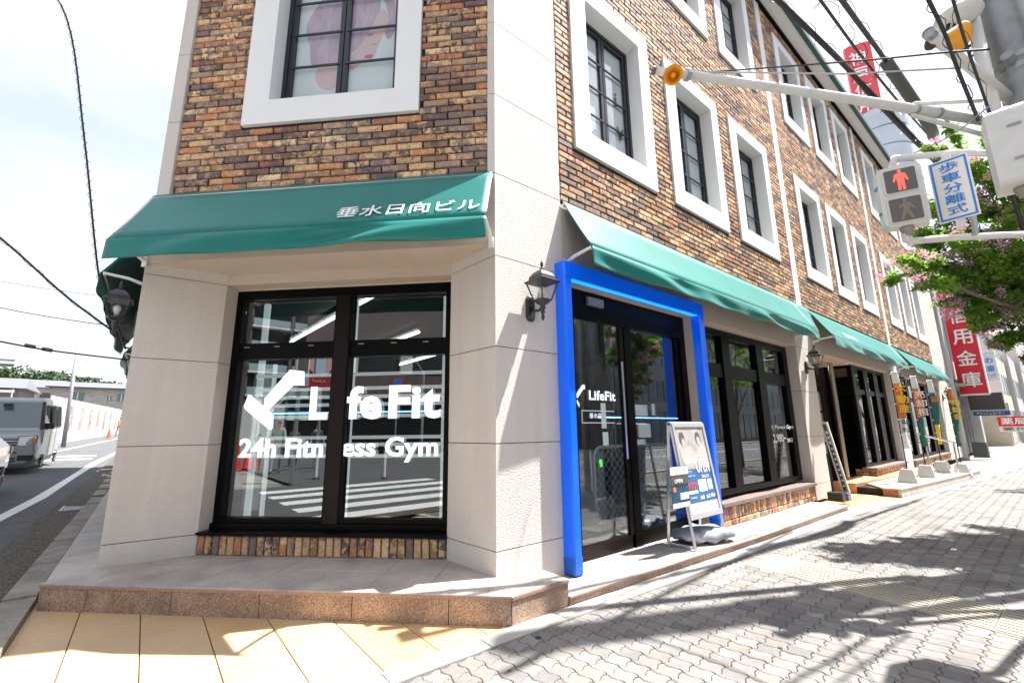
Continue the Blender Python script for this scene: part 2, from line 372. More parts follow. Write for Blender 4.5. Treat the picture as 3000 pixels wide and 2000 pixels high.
# pale kerb strip between apron and pavers, running on along the step
ks = thing('kerb_strip', None, None, (2, -.45, 0)); tag(ks, kind='structure')
inn = [(-3.3, -.372), (-.15, -.376), (.40, -.392), (1.65, -.43), (3.25, -.505), (6.7, -.53), (8.88, -.83), (13.6, -1.25), (20, -1.7)]
outr = [(-3.3, -.515), (-.766, -.52), (.36, -.552), (1.44, -.598), (2.70, -.625), (6.0, -.70), (8.9, -1.0), (13.6, -1.42), (20, -1.86)]
def ipol(L, x):
    for a, b in zip(L, L[1:]):
        if a[0] <= x <= b[0]: return a[1]+(b[1]-a[1])*(x-a[0])/(b[0]-a[0])
    return L[-1][1] if x > L[0][0] else L[0][1]
x = -3.05
while x < 19.5:
    w_ = .655
    MB().prism([(x+.003, ipol(outr, x)), (x+w_-.003, ipol(outr, x+w_)), (x+w_-.003, ipol(inn, x+w_)), (x+.003, ipol(inn, x))], -.08, .004+random.uniform(-.001, .001), .004).build('kerb_block', GRANTOP if x > 30 else mat('pale_kerb_stone', (.42, .405, .38), .7, var=.15, vs_=14, bump=.15, bs=90, streak=.2, sscale=(1.5, 3, 1)), ks); x += w_

# ---------------- wavy interlocking pavers
PAV = [mat('paver_%s' % n, c, .85, var=.22, vs_=16, bump=.35, bs=160, streak=.22, sscale=(1.6, 1.6, 1.6)) for n, c in (('light', (.235, .223, .210)), ('grey', (.200, .190, .180)), ('warm', (.222, .200, .180)), ('pale', (.255, .245, .232)), ('dark', (.172, .166, .158)))]
pv = thing('paved_footway', None, None, (3, -1.8, 0)); tag(pv, kind='structure')
MB().prism([(-3.3, -.517), (-.76, -.522), (2.7, -.627), (6, -.702), (20, -1.862), (30, -2.2), (30, -5), (-3.3, -5)][::-1], -.12, -.013).build('joint_bed', mat('joint_sand', (.11, .095, .085), .95), pv)
MB().box(-3.5, 40, -5.2, -5.0, -.12, .02).build('road_kerb', CONC, pv)
PX, PY, AX_, AY_ = .113, .1285, .0115, -.0125
def paver_poly(i, j, n=6, gap=.0022):
    x0, y0 = -1.6+PX*i, -3.5+PY*j; P = []
    fx = lambda X, y: X+AX_*math.sin(2*math.pi*(y-y0)/PY); fy = lambda x, Y: Y+AY_*math.sin(2*math.pi*(x-x0)/PX)
    for k in range(n): x = x0+PX*k/n; P.append((x, fy(x, y0)))
    for k in range(n): y = y0+PY*k/n; P.append((fx(x0+PX, y), y))
    for k in range(n): x = x0+PX*(1-k/n); P.append((x, fy(x, y0+PY)))
    for k in range(n): y = y0+PY*(1-k/n); P.append((fx(x0, y), y))
    c = (x0+PX/2, y0+PY/2)
    return [(c[0]+(p[0]-c[0])*(1-2*gap/PX), c[1]+(p[1]-c[1])*(1-2*gap/PY)) for p in P], c
tact = [(2.14, -2.83), (2.71, -2.84), (3.08, -.80), (2.465, -.785)]
tcx = lambda x, y: area(clip([(x-.01, y-.01), (x+.01, y-.01), (x+.01, y+.01), (x-.01, y+.01)], tact)) > 0
cells = []
for i in range(-12, 190):
    for j in range(0, 26):
        P, c = paver_poly(i, j)
        if c[1]+PY/2 > ipol(outr, c[0])+.05 or all(tcx(*P[q]) for q in (0, 6, 12, 18)): continue
        if any(tcx(*q) for q in (P[0], P[6], P[12], P[18])): pass
        r = Vector((c[0], c[1], 0))-CAM; ax = r.dot(FW)
        px = 512+r.dot(R2)/max(ax, .01)*443.5; py = 341-r.dot(U2)/max(ax, .01)*443.5
        vis = ax > 0 and -20 < px < 1044 and py < 702
        cells.append((0 if vis else 1, r.length, i, j, P, c))
cells.sort(key=lambda t: t[:2])
me_shared = {}
P0, c0 = paver_poly(0, 0)
for k in range(5):
    pb = MB(); h = .0015*(k-2)*.4; pb.prism([(p[0]-c0[0], p[1]-c0[1]) for p in P0], -.04, h, .0035)
    me_shared[k] = pb.mesh('paver', PAV[k])
rest = {k: MB() for k in range(5)}
for n_, (vz, d, i, j, P, c) in enumerate(cells):
    k = random.choices(range(5), (5, 4, 3, 3, 1))[0]
    lim = ipol(outr, c[0])-.004
    cut = any(p[1] > lim for p in P)
    if n_ < 292 and not cut:
        o = link('paver', me_shared[k], pv); o.location = Vector((c[0], c[1], random.uniform(-.001, .001)))-worldloc(pv)
    else:
        if d > 7: P, c = paver_poly(i, j, 4, .0035)
        PP = [(p[0], min(p[1], lim)) for p in P]
        if tcx(*P[0]) or tcx(*P[len(P)//2]): PP = [(p[0], p[1]) for p in PP]
        rest[k].prism(PP, -.03, .0015*(k-2)*.4+random.uniform(-.001, .001), .003)
for k in rest:
    if rest[k].v: rest[k].build('distant_pavers', PAV[k], pv, kind='stuff')
# tactile strip
TAC = mat('tactile_tile', (.36, .325, .26), .75, var=.12, vs_=20, streak=.2, sscale=(2, 2, 2))
tt = thing('tactile_strip', None, None, (2.6, -1.8, 0)); tag(tt, kind='structure')
def tp(u, v):  # u across 0..1, v metres along from top
    f = v/2.045; a = Vector((2.465, -.785)).lerp(Vector((2.14, -2.83)), f); b = Vector((3.08, -.80)).lerp(Vector((2.71, -2.84)), f); return a.lerp(b, u)
for r_ in range(9):
    v0, v1 = r_*.338, r_*.338+.334
    q = [tp(0, v1), tp(1, v1), tp(1, v0), tp(0, v0)]
    t_ = MB().prism([tuple(p) for p in q], -.03, .0045, .002).build('tactile_tile', TAC, tt)
    b_ = MB()
    if r_ == 0:
        for a in range(12):
            for b in range(7):
                p = tp((a+.5)/12, .02+(b+.5)*.044); b_.lathe((p.x, p.y, .0045), [(.012, 0), (.008, .005)], 6)
        b_.build('blister', TAC, t_)
    else:
        for a in range(9):
            u0 = (a+.25)/9; u1 = (a+.70)/9; e0, e1 = tp(u0, v0+.012), tp(u1, v0+.012); f0, f1 = tp(u0, v1-.012), tp(u1, v1-.012)
            b_.prism([tuple(f0), tuple(f1), tuple(e1), tuple(e0)], .0045, .0095, .002)
        b_.build('guide_bar', TAC, t_)
# two small white boundary plates in the paving
for i, (x, y, l) in enumerate([(4.62, -2.02, 'small white marker plate in the shaded paving, farther from the tactile strip'), (3.72, -2.16, 'small white marker plate in the shaded paving, nearer the tactile strip')]):
    tag(MB().box(x, x+.11, y, y+.045, .004, .009).build('marker_plate', WHITEM), l, 'marker plate', 'white plates let into the paving')
tag(MB().lathe((-.13, -.62, .001), [(.021, 0), (.019, .006), (.008, .009)], 10).build('survey_stud', mat('dark_stud', (.03, .02, .03), .6)), 'small dark round stud in the paving just off the step corner', 'stud')

rl_ = random.Random(8); gm = MB()
for k in range(70):   # chewing-gum spots and crumbs of dirt on the paving
    x, y = rl_.uniform(-1.5, 9), rl_.uniform(-2.7, -.75); r = rl_.uniform(.006, .017)
    if y > ipol(outr, x)-.05: continue
    gm.lathe((x, y, .002), [(r, 0), (r*.8, .0012)], 7)
tag(gm.build('gum_spots', mat('old_gum', (.07, .065, .06), .8)), 'scattered dark chewing gum spots and crumbs trodden into the paving', 'gum spots', kind='stuff')

# ================================================================== STEPS
st = thing('corner_step', 'raised pink granite step wrapping the corner pillar in front of the big window', 'step', (-1.4, .9, 0)); tag(st, kind='structure')
SC = FR((0, 0), (-Q, Q), (Q, Q))
def sp(u, d): p = SC.P(u, d, 0); return (p[0], p[1])
# top outline corners
A0 = (-.156, -.384); A1 = (.402, -.382); A2 = (-2.736, 2.245)
dF = (A0[0]+A0[1])*Q  # depth of front line
uA0 = (-A0[0]+A0[1])*Q; uA2 = (-A2[0]+A2[1])*Q
MB().prism([(A0[0]+.02, A0[1]+.03), (A1[0]-.02, A1[1]+.03), (A1[0]-.02, .3), (.3, 1.6), (-1.5, 3.3), (-2.6, 3.3), (A2[0]+.03, A2[1]+.01)], -.1, .165).build('core', MORTAR, st)
cuts = [uA2]; u = uA2-.41
while u > uA0: cuts.append(u); u -= .707
cuts.append(uA0)
for a, b in zip(cuts, cuts[1:]):
    p, q_ = sp(a-.003, dF), sp(b+.003, dF)
    MB().prism([p, q_, sp(b+.003, dF+.04), sp(a-.003, dF+.04)], -.05, .168).build('riser_stone', GRANITE, st)
for a, b in ((A0[0]+.002, A1[0]),):
    MB().prism([(a, A0[1]), (b, A1[1]), (b, A1[1]+.04), (a+.03, A0[1]+.04)], -.05, .168).build('riser_stone', GRANITE, st)
MB().prism([(A1[0]-.04, -.34), (A1[0], -.34), (A1[0], .0), (A1[0]-.04, .0)], -.05, .168).build('riser_stone', GRANITE, st)
# top slabs
TOPP = [A0, A1, (A1[0], .6), (.3, 1.6), (-1.5, 3.6), (-2.7, 4.0), A2]
# convex pieces: chamfer field, R field
ffield = [sp(uA0, dF-.004), sp(uA0+.0, dF+.27), sp(uA0, 1.0), sp(uA2, 1.0), sp(uA2, dF-.004)]
for ui in range(-1, 9):
    for vi, (d0, d1) in enumerate(((dF-.006, .085), (.088, .55), (.553, 1.0))):
        a = .02+.452*ui; b = a+.449
        a_, b_ = max(a, uA0 + (0 if True else 0)), min(b, uA2)
        if b_-a_ < .03: continue
        P = [sp(a_, d0), sp(a_, d1), sp(b_, d1), sp(b_, d0)]
        if area(P) < .01: continue
        if a_ <= uA0+.001:
            P = clip([sp(a_, d0), sp(a_, d1), sp(b_, d1), sp(b_, d0)][::-1] if False else P, [sp(b_, d0-1), sp(b_, d1+1), sp(-3, 3), sp(uA0-.0, -1)][::-1]) or P
        MB().prism(P, .168, .196+random.uniform(-.0007, .0007), .003).build('slab', GRANTOP, st)
MB().prism([A0, A1, (A1[0], .3), (.05, .3), (0.02, 0)], .168, .1965, .003).build('slab', GRANTOP, st)
# polished red edge under the nosing
MB().prism([sp(uA2, dF-.009), sp(uA0, dF-.009), sp(uA0, dF+.01), sp(uA2, dF+.01)], .166, .186).build('nosing', NOSING, st)
MB().prism([(A0[0], A0[1]-.009), (A1[0]+.005, A1[1]-.009), (A1[0]+.005, A1[1]+.01), (A0[0], A0[1]+.01)], .166, .186).build('nosing', NOSING, st)
# left flank of the step
MB().prism([(A2[0], A2[1]+.004), (A2[0]+.04, A2[1]+.02), (A2[0]+.04, 12), (A2[0], 12)], -.05, .168).build('riser_stone', GRANITE, st)
MB().prism([(A2[0], A2[1]+.01), (-2.4, 2.5), (-2.4, 12), (A2[0], 12)], .168, .195).build('slab', GRANTOP, st)

lo = thing('entrance_step', 'low pale granite step running along the glass door and shop window', 'step', (3.5, -.2, 0)); tag(lo, kind='structure')
fr = [(.404, -.388), (1.65, -.425), (3.25, -.498), (6.72, -.525)]
MB().prism([(.405, -.34), (3.2, -.44), (6.70, -.47), (6.70, 1.2), (.8, 1.2)], -.1, .045).build('core', MORTAR, lo)
x = .404
while x < 6.70:
    x1 = min(x+.62, 6.72)
    MB().prism([(x+.0015, ipol(fr, x)), (x1-.0015, ipol(fr, x1)), (x1-.0015, ipol(fr, x1)+.04), (x+.0015, ipol(fr, x)+.04)], -.05, .052).build('riser_stone', GRANITE, lo)
    MB().prism([(x+.0015, ipol(fr, x)-.008), (x1-.0015, ipol(fr, x1)-.008), (x1-.0015, ipol(fr, x1)+.30), (x+.0015, ipol(fr, x)+.30)], .052, .072, .003).build('slab', GRANTOP, lo)
    MB().prism([(x+.0015, ipol(fr, x)+.303), (x1-.0015, ipol(fr, x1)+.303), (x1-.0015, .30), (x+.0015, .30)], .052, .0715, .002).build('slab', GRANTOP, lo)
    x = x1
MB().prism([(.404, fr[0][1]-.011), (1.65, fr[1][1]-.011), (3.25, fr[2][1]-.011), (6.72, fr[3][1]-.011), (6.72, fr[3][1]), (3.25, fr[2][1]), (1.65, fr[1][1]), (.404, fr[0][1])], .053, .066).build('nosing', NOSING, lo)
# recess floor with orange tiles and plinth
rc = thing('entrance_recess_floor', 'orange tiled floor of the recessed entrance between the two shop windows', 'tiled floor', (8, 0, 0)); tag(rc, kind='structure')
RC = [(6.73, -.53), (8.86, -.80), (8.86, -.2), (9.3, .0), (9.3, 3.0), (6.73, 3.0)]
MB().prism(RC, -.1, -.006).build('bed', MORTAR, rc)
OT = mat('orange_tile', (.60, .33, .17), .5, var=.25, vs_=4)
for i in range(8):
    for j in range(10):
        x0, y0 = 6.74+.36*i, -.82+.36*j
        c_ = clip([(x0+.003, y0+.003), (x0+.357, y0+.003), (x0+.357, y0+.357), (x0+.003, y0+.357)], [(6.73, -.53), (8.86, -.80), (9.3, -.2), (9.3, 3.0), (6.73, 3.0)])
        if area(c_) > .004: MB().prism(c_, -.03, .001, .0015).build('tile', OT, rc)
bs = thing('bank_step', 'raised stone step that carries the concrete banner stands', 'step', (11, -.5, 0)); tag(bs, kind='structure')
bf = [(8.883, -.809), (10.1, -.925), (11.3, -1.03), (12.356, -1.127), (13.6, -1.228), (14.8, -1.33)]
STP = mat('pale_step_stone', (.62, .56, .50), .6, var=.3, vs_=3, bump=.1, bs=80)
MB().prism([(8.93, -.77), (14.7, -1.28), (14.7, .2), (9.0, .2)], -.1, .133).build('core', MORTAR, bs)
for a, b in zip(bf, bf[1:]):
    MB().prism([(a[0]+.003, a[1]), (b[0]-.003, b[1]), (b[0]-.003, b[1]+.05), (a[0]+.003, a[1]+.05)], -.05, .135).build('riser_stone', STP, bs)
    MB().prism([(a[0]+.003, a[1]-.008), (b[0]-.003, b[1]-.008), (b[0]-.003, .2), (a[0]+.003, .2 if a[0] > 9 else -.52)], .135, .162, .003).build('slab', GRANTOP, bs)
MB().prism([(8.883, -.76), (8.93, -.76), (8.95, -.53), (8.90, -.53)], -.05, .135).build('riser_stone', mat('brown_granite', (.42, .2, .11), .45, var=1, vs_=30, c2=(.2, .09, .05)), bs)
MB().prism([(8.95, -.10), (11.4, -.30), (13.95, -.06), (13.95, .3), (9.0, .3)], .0, .20, .004).build('tiled_plinth', OT, bs)

# ================================================================== THE CORNER BUILDING
B = thing('corner_building', 'three-storey brick corner building with white-framed windows, stucco pillars and a big shop window', 'building', (1, 1, 0))
ZJ = [.379, 1.213, 2.035, 2.866, 3.684, 4.529, 5.359, 6.19, 7.02, 7.85, 8.68, 9.51, 10.34, 11.0]
def cw(x, y): return (x, y)
def blocks(poly, zs, m=STUCCO, name='stucco_block'):
    n = len(poly); c = (sum(p[0] for p in poly)/n, sum(p[1] for p in poly)/n)
    ins = [(p[0]+(c[0]-p[0])*.02, p[1]+(c[1]-p[1])*.02) for p in poly]
    MB().prism(ins, zs[0]+.003, zs[-1]-.003).build('joint_core', JOINT, B)
    for a, b in zip(zs, zs[1:]):
        MB().prism(poly, a+.0035, b-.0035).build(name, m, B)
p2 = lambda F, u, d: F.P(u, d, 0)[:2]
blocks([(0, 0), (.857, 0), (.857, .9), p2(FC, .513, .75), p2(FC, .513, .451)], [.04]+ZJ[:5])
blocks([(0, 0), (.857, 0), (.857, .4), p2(FC, .07, .3), p2(FC, .07, 0)], ZJ[4:])
blocks([p2(FC, LC, 0), p2(FC, 2.948, .451), p2(FC, 2.948, .75), (FX+.9, FY+.857), (FX, FY+.857)], [.04]+ZJ[:5])
blocks([p2(FC, LC, 0), p2(FC, LC-.14, 0), p2(FC, LC-.14, .3), (FX+.4, FY+.857), (FX, FY+.857)], ZJ[4:])
# recess head
MB().fbox(FC, .004, LC-.004, .004, .16, 2.973, 3.68).build('fascia', STUCCO2, B)
MB().add([FC.P(.02, .16, 2.974), FC.P(LC-.02, .16, 2.974), FC.P(2.945, .452, 2.974), FC.P(.516, .452, 2.974)], [(0, 1, 2, 3)]).build('soffit', STUCCO2, B)
MB().fbox(FC, .515, 2.946, .452, .78, 2.866, 3.1).build('lintel', STUCCO2, B)
MB().fbox(FC, .515, 2.946, .62, .70, 2.85, 2.866).build('head_trim', STUCCO2, B)
# R facade: pillars, lintels
PZ = [.05, .32, 1.15, 1.97, 2.81, 3.65]
for a, b in ((7.02, 7.84), (13.95, 14.97), (21.3, 24.2)):
    blocks([(a, 0), (b, 0), (b, .9), (a, .9)], PZ if b < 20 else PZ+ZJ[5:], STUCCO)
for a, b in ((.86, 7.017), (7.843, 13.947), (14.973, 21.297)):
    MB().box(a, b, .003, .16, 2.81, 3.65).build('lintel', STUCCO2, B)
    MB().box(a, b, .163, .35, 2.79, 3.2).build('lintel', STUCCO2, B)
blocks([(FX, FY+7.0), (FX, FY+7.84), (FX+.6, FY+7.84), (FX+.6, FY+7.0)], PZ)
blocks([(FX, FY+13.9), (FX, FY+14.9), (FX+.6, FY+14.9), (FX+.6, FY+13.9)], PZ)
for a, b in ((.86, 6.997), (7.843, 13.897)): MB().fbox(FL, a, b, .003, .3, 2.81, 3.65).build('lintel', STUCCO2, B)
# ---------------- upper walls with openings
WR = [1.119+2.0394*k+7.1137*b for b in range(3) for k in range(3)]
Z2, Z3 = (4.425, 6.83), (8.147, 10.567)
holesR = [(x, x+1.603, *z) for x in WR for z in (Z2, Z3)]
holesC = [(.76, 2.64, *Z2), (.76, 2.64, *Z3)]
def wall(F, u0, u1, z0, z1, holes, d0, d1, name='backing_wall'):
    us = sorted({u0, u1, *[h[0]+.02 for h in holes], *[h[1]-.02 for h in holes]}); zs = sorted({z0, z1, *[h[2]+.02 for h in holes], *[h[3]-.02 for h in holes]})
    mb = MB()
    for a, b in zip(us, us[1:]):
        run = None
        for c_, d_ in zip(zs, zs[1:]):
            inside = any(h[0] < (a+b)/2 < h[1] and h[2] < (c_+d_)/2 < h[3] for h in holes)
            if not inside: run = (run[0], d_) if run else (c_, d_)
            if (inside or d_ == zs[-1]) and run: mb.fbox(F, a, b, d0, d1, *run); run = None
    mb.build(name, MORTAR, B)
wall(FRR, .86, 21.3, 3.66, 11, holesR, .014, .3)
wall(FC, .072, LC-.142, 3.69, 11, holesC, .045, .33)
wall(FL, .86, 15, 3.66, 11, [], .014, .3)
# bricks
def brick_geo(mb, P, L, h, t, rnd, near=True, tint=None):
    """P(u,z,out) maps to space; brick centred, protruding t"""
    j = (lambda s: rnd.uniform(-s, s)) if near else (lambda s: 0)
    a, b = L/2, h/2; c = .007 if near else .003
    def ring8(a, b, o, s): return [P(x+j(s), z+j(s), o) for x, z in ((-a, -b), (0, -b), (a, -b), (a, 0), (a, b), (0, b), (-a, b), (-a, 0))]
    def ring4(a, b, o): return [P(x, z, o) for x, z in ((-a, -b), (a, -b), (a, b), (-a, b))]
    if near:
        vs = ring8(a, b, 0, 0)+ring8(a, b, t-.008, .0026)+ring8(a-c, b-c, t, .003); n = 8
    else:
        vs = ring4(a, b, 0)+ring4(a-c, b-c, t); n = 4
    fs = []
    for k in range(len(vs)//n-1): fs += [(k*n+i, k*n+(i+1) % n, (k+1)*n+(i+1) % n, (k+1)*n+i) for i in range(n)]
    fs.append(tuple(len(vs)-n+i for i in range(n)))
    mb.add(vs, fs)
    if mb.t is None: mb.t = []
    mb.t += [tint]*len(vs)
rb = random.Random(5)
def tint(): 
    a = rb.choice([0, 1, 2, 3, 4, 5, 6, 7, 9, 10, 11, 0, 1, 3, 2, 5]); b = rb.choice([0, 1, 2, 4, 5, 7, 8, 9, 10, 11, 3])
    return ((a+.5)/12, (b+.5)/12, rb.random(), 1)
NV = 56; VAR = []
for k in range(NV):
    m_ = MB(); brick_geo(m_, lambda u, z, o: (u, -o, z), 1, 1, .022, rb, False, (0, 0, 0, 1)); VAR.append(None)
def make_var(L, h):
    m_ = MB(); brick_geo(m_, lambda u, z, o: (u, -o, z), L, h, .026, rb, True, tint()); return m_.mesh('brick', BRICK)
VF = [make_var(.246, .0615) for _ in range(56)]; VH = [make_var(.119, .0615) for _ in range(12)]
n_ind = [0]
def place_brick(me, F, u, d, z, rot90=False):
    o = link('brick', me, B); p = Vector(F.P(u, d, z)); o.location = p-worldloc(B)
    ang = math.atan2(F.n[1], F.n[0])-math.pi/2
    o.rotation_euler = (0, 0 if not rot90 else math.pi/2, ang) if not rot90 else (0, math.pi/2, ang)
    n_ind[0] += 1
def courses(F, u0, u1, z0, z1, holes, d, indiv=None, name='brickwork', t=.02, mirror=1):
    mb = MB(); z = z0; r = 0
    while z+.04 < z1:
        h = .0615; zc = z+h/2
        segs = [(u0, u1)]
        for hh in holes:
            if hh[2]-.03 < zc < hh[3]+.03:
                ns = []
                for a, b in segs:
                    if hh[1] <= a or hh[0] >= b: ns.append((a, b)); continue
                    if hh[0] > a: ns.append((a, hh[0]-.006))
                    if hh[1] < b: ns.append((hh[1]+.006, b))
                segs = ns
        off = (0 if r % 2 else -.131)+rb.uniform(-.012, .012)
        x = u0+off
        while x < u1:
            L = .25+rb.uniform(-.008, .005)
            for a, b in segs:
                aa, bb = max(x, a), min(x+L, b)
                if bb-aa > .03:
                    uc = (aa+bb)/2
                    if indiv and indiv(uc, zc) and (bb-aa > .235 or .11 < bb-aa < .135):
                        me = rb.choice(VF) if bb-aa > .2 else rb.choice(VH)
                        place_brick(me, F, uc, d+rb.uniform(-.003, .003), zc+rb.uniform(-.002, .002)); continue
                    dd = d+rb.uniform(-.004, .004)
                    brick_geo(mb, lambda u, zz, o: F.P(uc+u, dd-o, zc+zz), bb-aa-.001, h, t, rb, F is FC or uc < 6, tint())
            x += L+.012
        z += .0757; r += 1
    mb.build(name, BRICK, B, kind='stuff')
cand = []
courses(FC, .073, LC-.143, 3.715, 10.95, holesC, .045, lambda u, z: z < 4.72 or (z < 5.35 and (u < .76 or u > 2.64)), t=.026)
courses(FRR, .862, 21.3, 3.70, 10.93, holesR+[(7.35, 7.63, 3, 12), (14.46, 14.76, 3, 12)], .014)
courses(FL, .862, 15, 3.70, 10.93, [], .014)
# soldier course under the corner window
SO = MB(); nso = 32
VS = [make_var(.168, .064) for _ in range(16)]
MB().fbox(FC, .52, 2.944, .475, .60, .19, .375).build('plinth_core', MORTAR, B)
for k in range(nso):
    u_ = .52+(k+.5)*(2.424/nso); place_brick(VS[rb.randrange(16)], FC, u_, .475+rb.uniform(-.003, .003), .283, True)
# planters / stall risers on the main facade
def planter(x0, x1, y0, ztop, lab=None):
    MB().box(x0, x1, y0+.016, .32, .07, ztop-.045).build('plinth_core', MORTAR, B)
    MB().box(x0-.01, x1+.01, y0-.03, .16, ztop-.045, ztop).build('sill_slab', mat('slate_sill', (.22, .17, .15), .5, var=.3, vs_=5), B)
    m1, m2 = MB(), MB(); n = int((x1-x0)/.072)
    for k in range(n):
        xc = x0+(k+.5)*(x1-x0)/n; zc = (.148+ztop-.05)/2; hh = ztop-.05-.148
        brick_geo(m1, lambda u, zz, o: (xc+u, y0+.016-o, zc+zz), .060, hh-.006, .02+rb.uniform(-.004, .006), rb, True, tint())
    n = int((x1-x0)/.2)
    for k in range(n):
        xc = x0+(k+.5)*(x1-x0)/n
        brick_geo(m2, lambda u, zz, o: (xc+u, y0+.016-o, .108+zz), (x1-x0)/n-.012, .066, .022+rb.uniform(-.004, .006), rb, True, tint())
    m1.build('soldier_course', BRICK, B, kind='stuff'); m2.build('stretcher_course', BRICK, B, kind='stuff')
planter(3.62, 6.97, -.02, .36); planter(15.1, 21.2, -.02, .34)
# second shop planter with its brick flank
MB().box(10.86, 13.93, -.03, .34, .2, .34).build('plinth_core', MORTAR, B)
MB().box(10.80, 13.94, -.09, .2, .34, .385).build('sill_slab', MT['slate_sill'], B)
m1 = MB()
for k in range(42):
    xc = 10.88+(k+.5)*.0725; brick_geo(m1, lambda u, zz, o: (xc+u, -.03-o, .27+zz), .060, .125, .02, rb, True, tint())
for k in range(3):
    for j in range(2):
        yc = .03+k*.13; brick_geo(m1, lambda u, zz, o: (10.86-o, yc+u, .235+j*.075+zz), .118, .064, .02, rb, True, tint())
m1.build('soldier_course', BRICK, B, kind='stuff')
# white vertical strips
for a in (7.36, 14.47):
    for z0, z1 in ((3.66, 7.2), (7.204, 11)): MB().box(a, a+.26, -.012, .012, z0, z1).build('white_strip', PLASTER, B)
# ---------------- surrounds and windows
def ring(mb, F, o, i, d0, d1):
    (a, b, c_, d_), (e, f, g_, h) = o, i
    mb.fbox(F, a, b, d0, d1, c_, g_).fbox(F, a, b, d0, d1, h, d_).fbox(F, a, e, d0, d1, g_, h).fbox(F, f, b, d0, d1, g_, h); return mb
NAVY = mat('dark_navy_aluminium', (.010, .014, .022), .3)
FILM = mat('white_window_film', (.80, .82, .84), .7, var=.15, vs_=2)
def casement(F, u0, u1, z0, z1, d, film=True, blind=None):
    wv = ring(MB(), F, (u0, u1, z0, z1), (u0+.045, u1-.045, z0+.05, z1-.05), d, d+.07).build('window', NAVY, B)
    um = (u0+u1)/2
    for a, b in ((u0+.046, um-.006), (um+.006, u1-.046)):
        ring(MB(), F, (a, b, z0+.051, z1-.051), (a+.05, b-.05, z0+.11, z1-.11), d+.012, d+.06).build('sash', NAVY, wv)
        MB().fbox(F, a+.05, b-.05, d+.035, d+.04, z0+.11, z1-.11).build('pane', GLC, wv)
        for k in (1, 2, 3):
            zz = z0+.11+(z1-z0-.22)*k/4; MB().fbox(F, a+.02, b-.02, d+.004, d+.020, zz-.011, zz+.011).build('muntin', NAVY, wv)
        if film: MB().fbox(F, a+.03, b-.03, d+.052, d+.06, z0+.09, z1-.09).build('blind', FILM, wv)
    return wv
# one surround and window on the main facade, then copies
def wl_build(x, z, wz):
    s_ = ring(MB(), FRR, (x, x+1.603, z, wz), (x+.27, x+1.381, z+.275, wz-.23), -.03, .19).build('window_surround', PLASTER, B)
    w_ = casement(FRR, x+.272, x+1.379, z+.277, wz-.232, .17); return s_, w_
s0, w0 = wl_build(WR[0], *Z2); kids_index()
first = True
WINS = {}
for zi, zz in enumerate((Z2, Z3)):
    for k, x in enumerate(WR):
        if zi == 0 and k == 0: continue
        for o in (s0, w0):
            c_ = copy_tree(o, B); c_.location = (x-WR[0], 0, zz[0]-Z2[0]); WINS[(zi, k, o.name)] = c_
ring(MB(), FC, (.76, 2.64, *Z2), (1.017, 2.36, Z2[0]+.272, Z2[1]-.23), .0, .19).build('window_surround', PLASTER, B)
wc = casement(FC, 1.019, 2.358, Z2[0]+.28, Z2[1]-.232, .175, film=False)
ring(MB(), FC, (.76, 2.64, *Z3), (1.017, 2.36, Z3[0]+.272, Z3[1]-.23), .0, .19).build('window_surround', PLASTER, B)
casement(FC, 1.019, 2.358, Z3[0]+.28, Z3[1]-.232, .175)
# poster portrait behind the corner window (plain generic face in pale lilac)
po = MB().fbox(FC, 1.05, 2.33, .232, .238, 4.74, 6.6).build('poster', mat('poster_paper', (.82, .86, .88), .6, var=.06, vs_=2), wc)
def pc(x, y): return (2.355-(x-535)*.000985, 5.74-(y-270)*.00110+(1815-x)*.000106)
def flat(name, pts, m, k):
    n = len(pts)
    vs = [FC.P(pc(*p)[0], .2312-.0009*k, pc(*p)[1]) for p in pts]; vb = [FC.P(pc(*p)[0], .2312-.0009*k+.0006, pc(*p)[1]) for p in pts]
    MB().add(vs+vb, [tuple(range(n))]+[(i, (i+1) % n, n+(i+1) % n, n+i) for i in range(n)]).build(name, m, wc)
def sm(pts, it=2):
    for _ in range(it):
        q_ = []
        for i in range(len(pts)):
            a, b = pts[i], pts[(i+1) % len(pts)]; q_ += [(a[0]*.75+b[0]*.25, a[1]*.75+b[1]*.25), (a[0]*.25+b[0]*.75, a[1]*.25+b[1]*.75)]
        pts = q_
    return pts
HAIR = mat('printed_hair', (.44, .34, .50), .6, var=.6, vs_=4, c2=(.74, .54, .60), stretch=(3, 3, 1)); SK = mat('printed_skin', (.82, .60, .60), .6, var=.1, vs_=3)
flat('printed_neck', sm([(960, 740), (1120, 640), (1290, 640), (1420, 740), (1300, 840), (1200, 900), (1110, 1060), (930, 1040), (850, 880)]), SK, 1)
flat('printed_hair_shape', sm([(1000, -330), (900, -60), (800, 120), (720, 260), (720, 400), (790, 560), (800, 740), (860, 820), (960, 760), (1080, 740), (1200, 690), (1330, 600), (1500, 420), (1620, 60), (1500, -300)]), HAIR, 2)
flat('printed_hair_shape', sm([(1500, -300), (1640, 20), (1690, 180), (1700, 280), (1640, 350), (1690, 490), (1760, 430), (1800, 220), (1740, -40), (1640, -300)]), HAIR, 3)
flat('printed_face', sm([(1610, 90), (1700, 190), (1690, 300), (1640, 380), (1620, 440), (1600, 520), (1570, 560), (1560, 650), (1500, 740), (1400, 750), (1280, 650), (1420, 500), (1530, 260)]), SK, 4)
flat('printed_lips', sm([(1430, 680), (1480, 648), (1550, 656), (1520, 690), (1460, 698)], 1), mat('printed_lips', (.55, .14, .2), .6), 5)
flat('printed_eye', sm([(1440, 430), (1480, 400), (1540, 405), (1500, 440)], 1), mat('printed_eye', (.36, .28, .4), .6), 5)
flat('printed_nose', sm([(1500, 560), (1530, 510), (1590, 525), (1560, 540)], 1), mat('printed_shade', (.62, .42, .44), .6), 5)
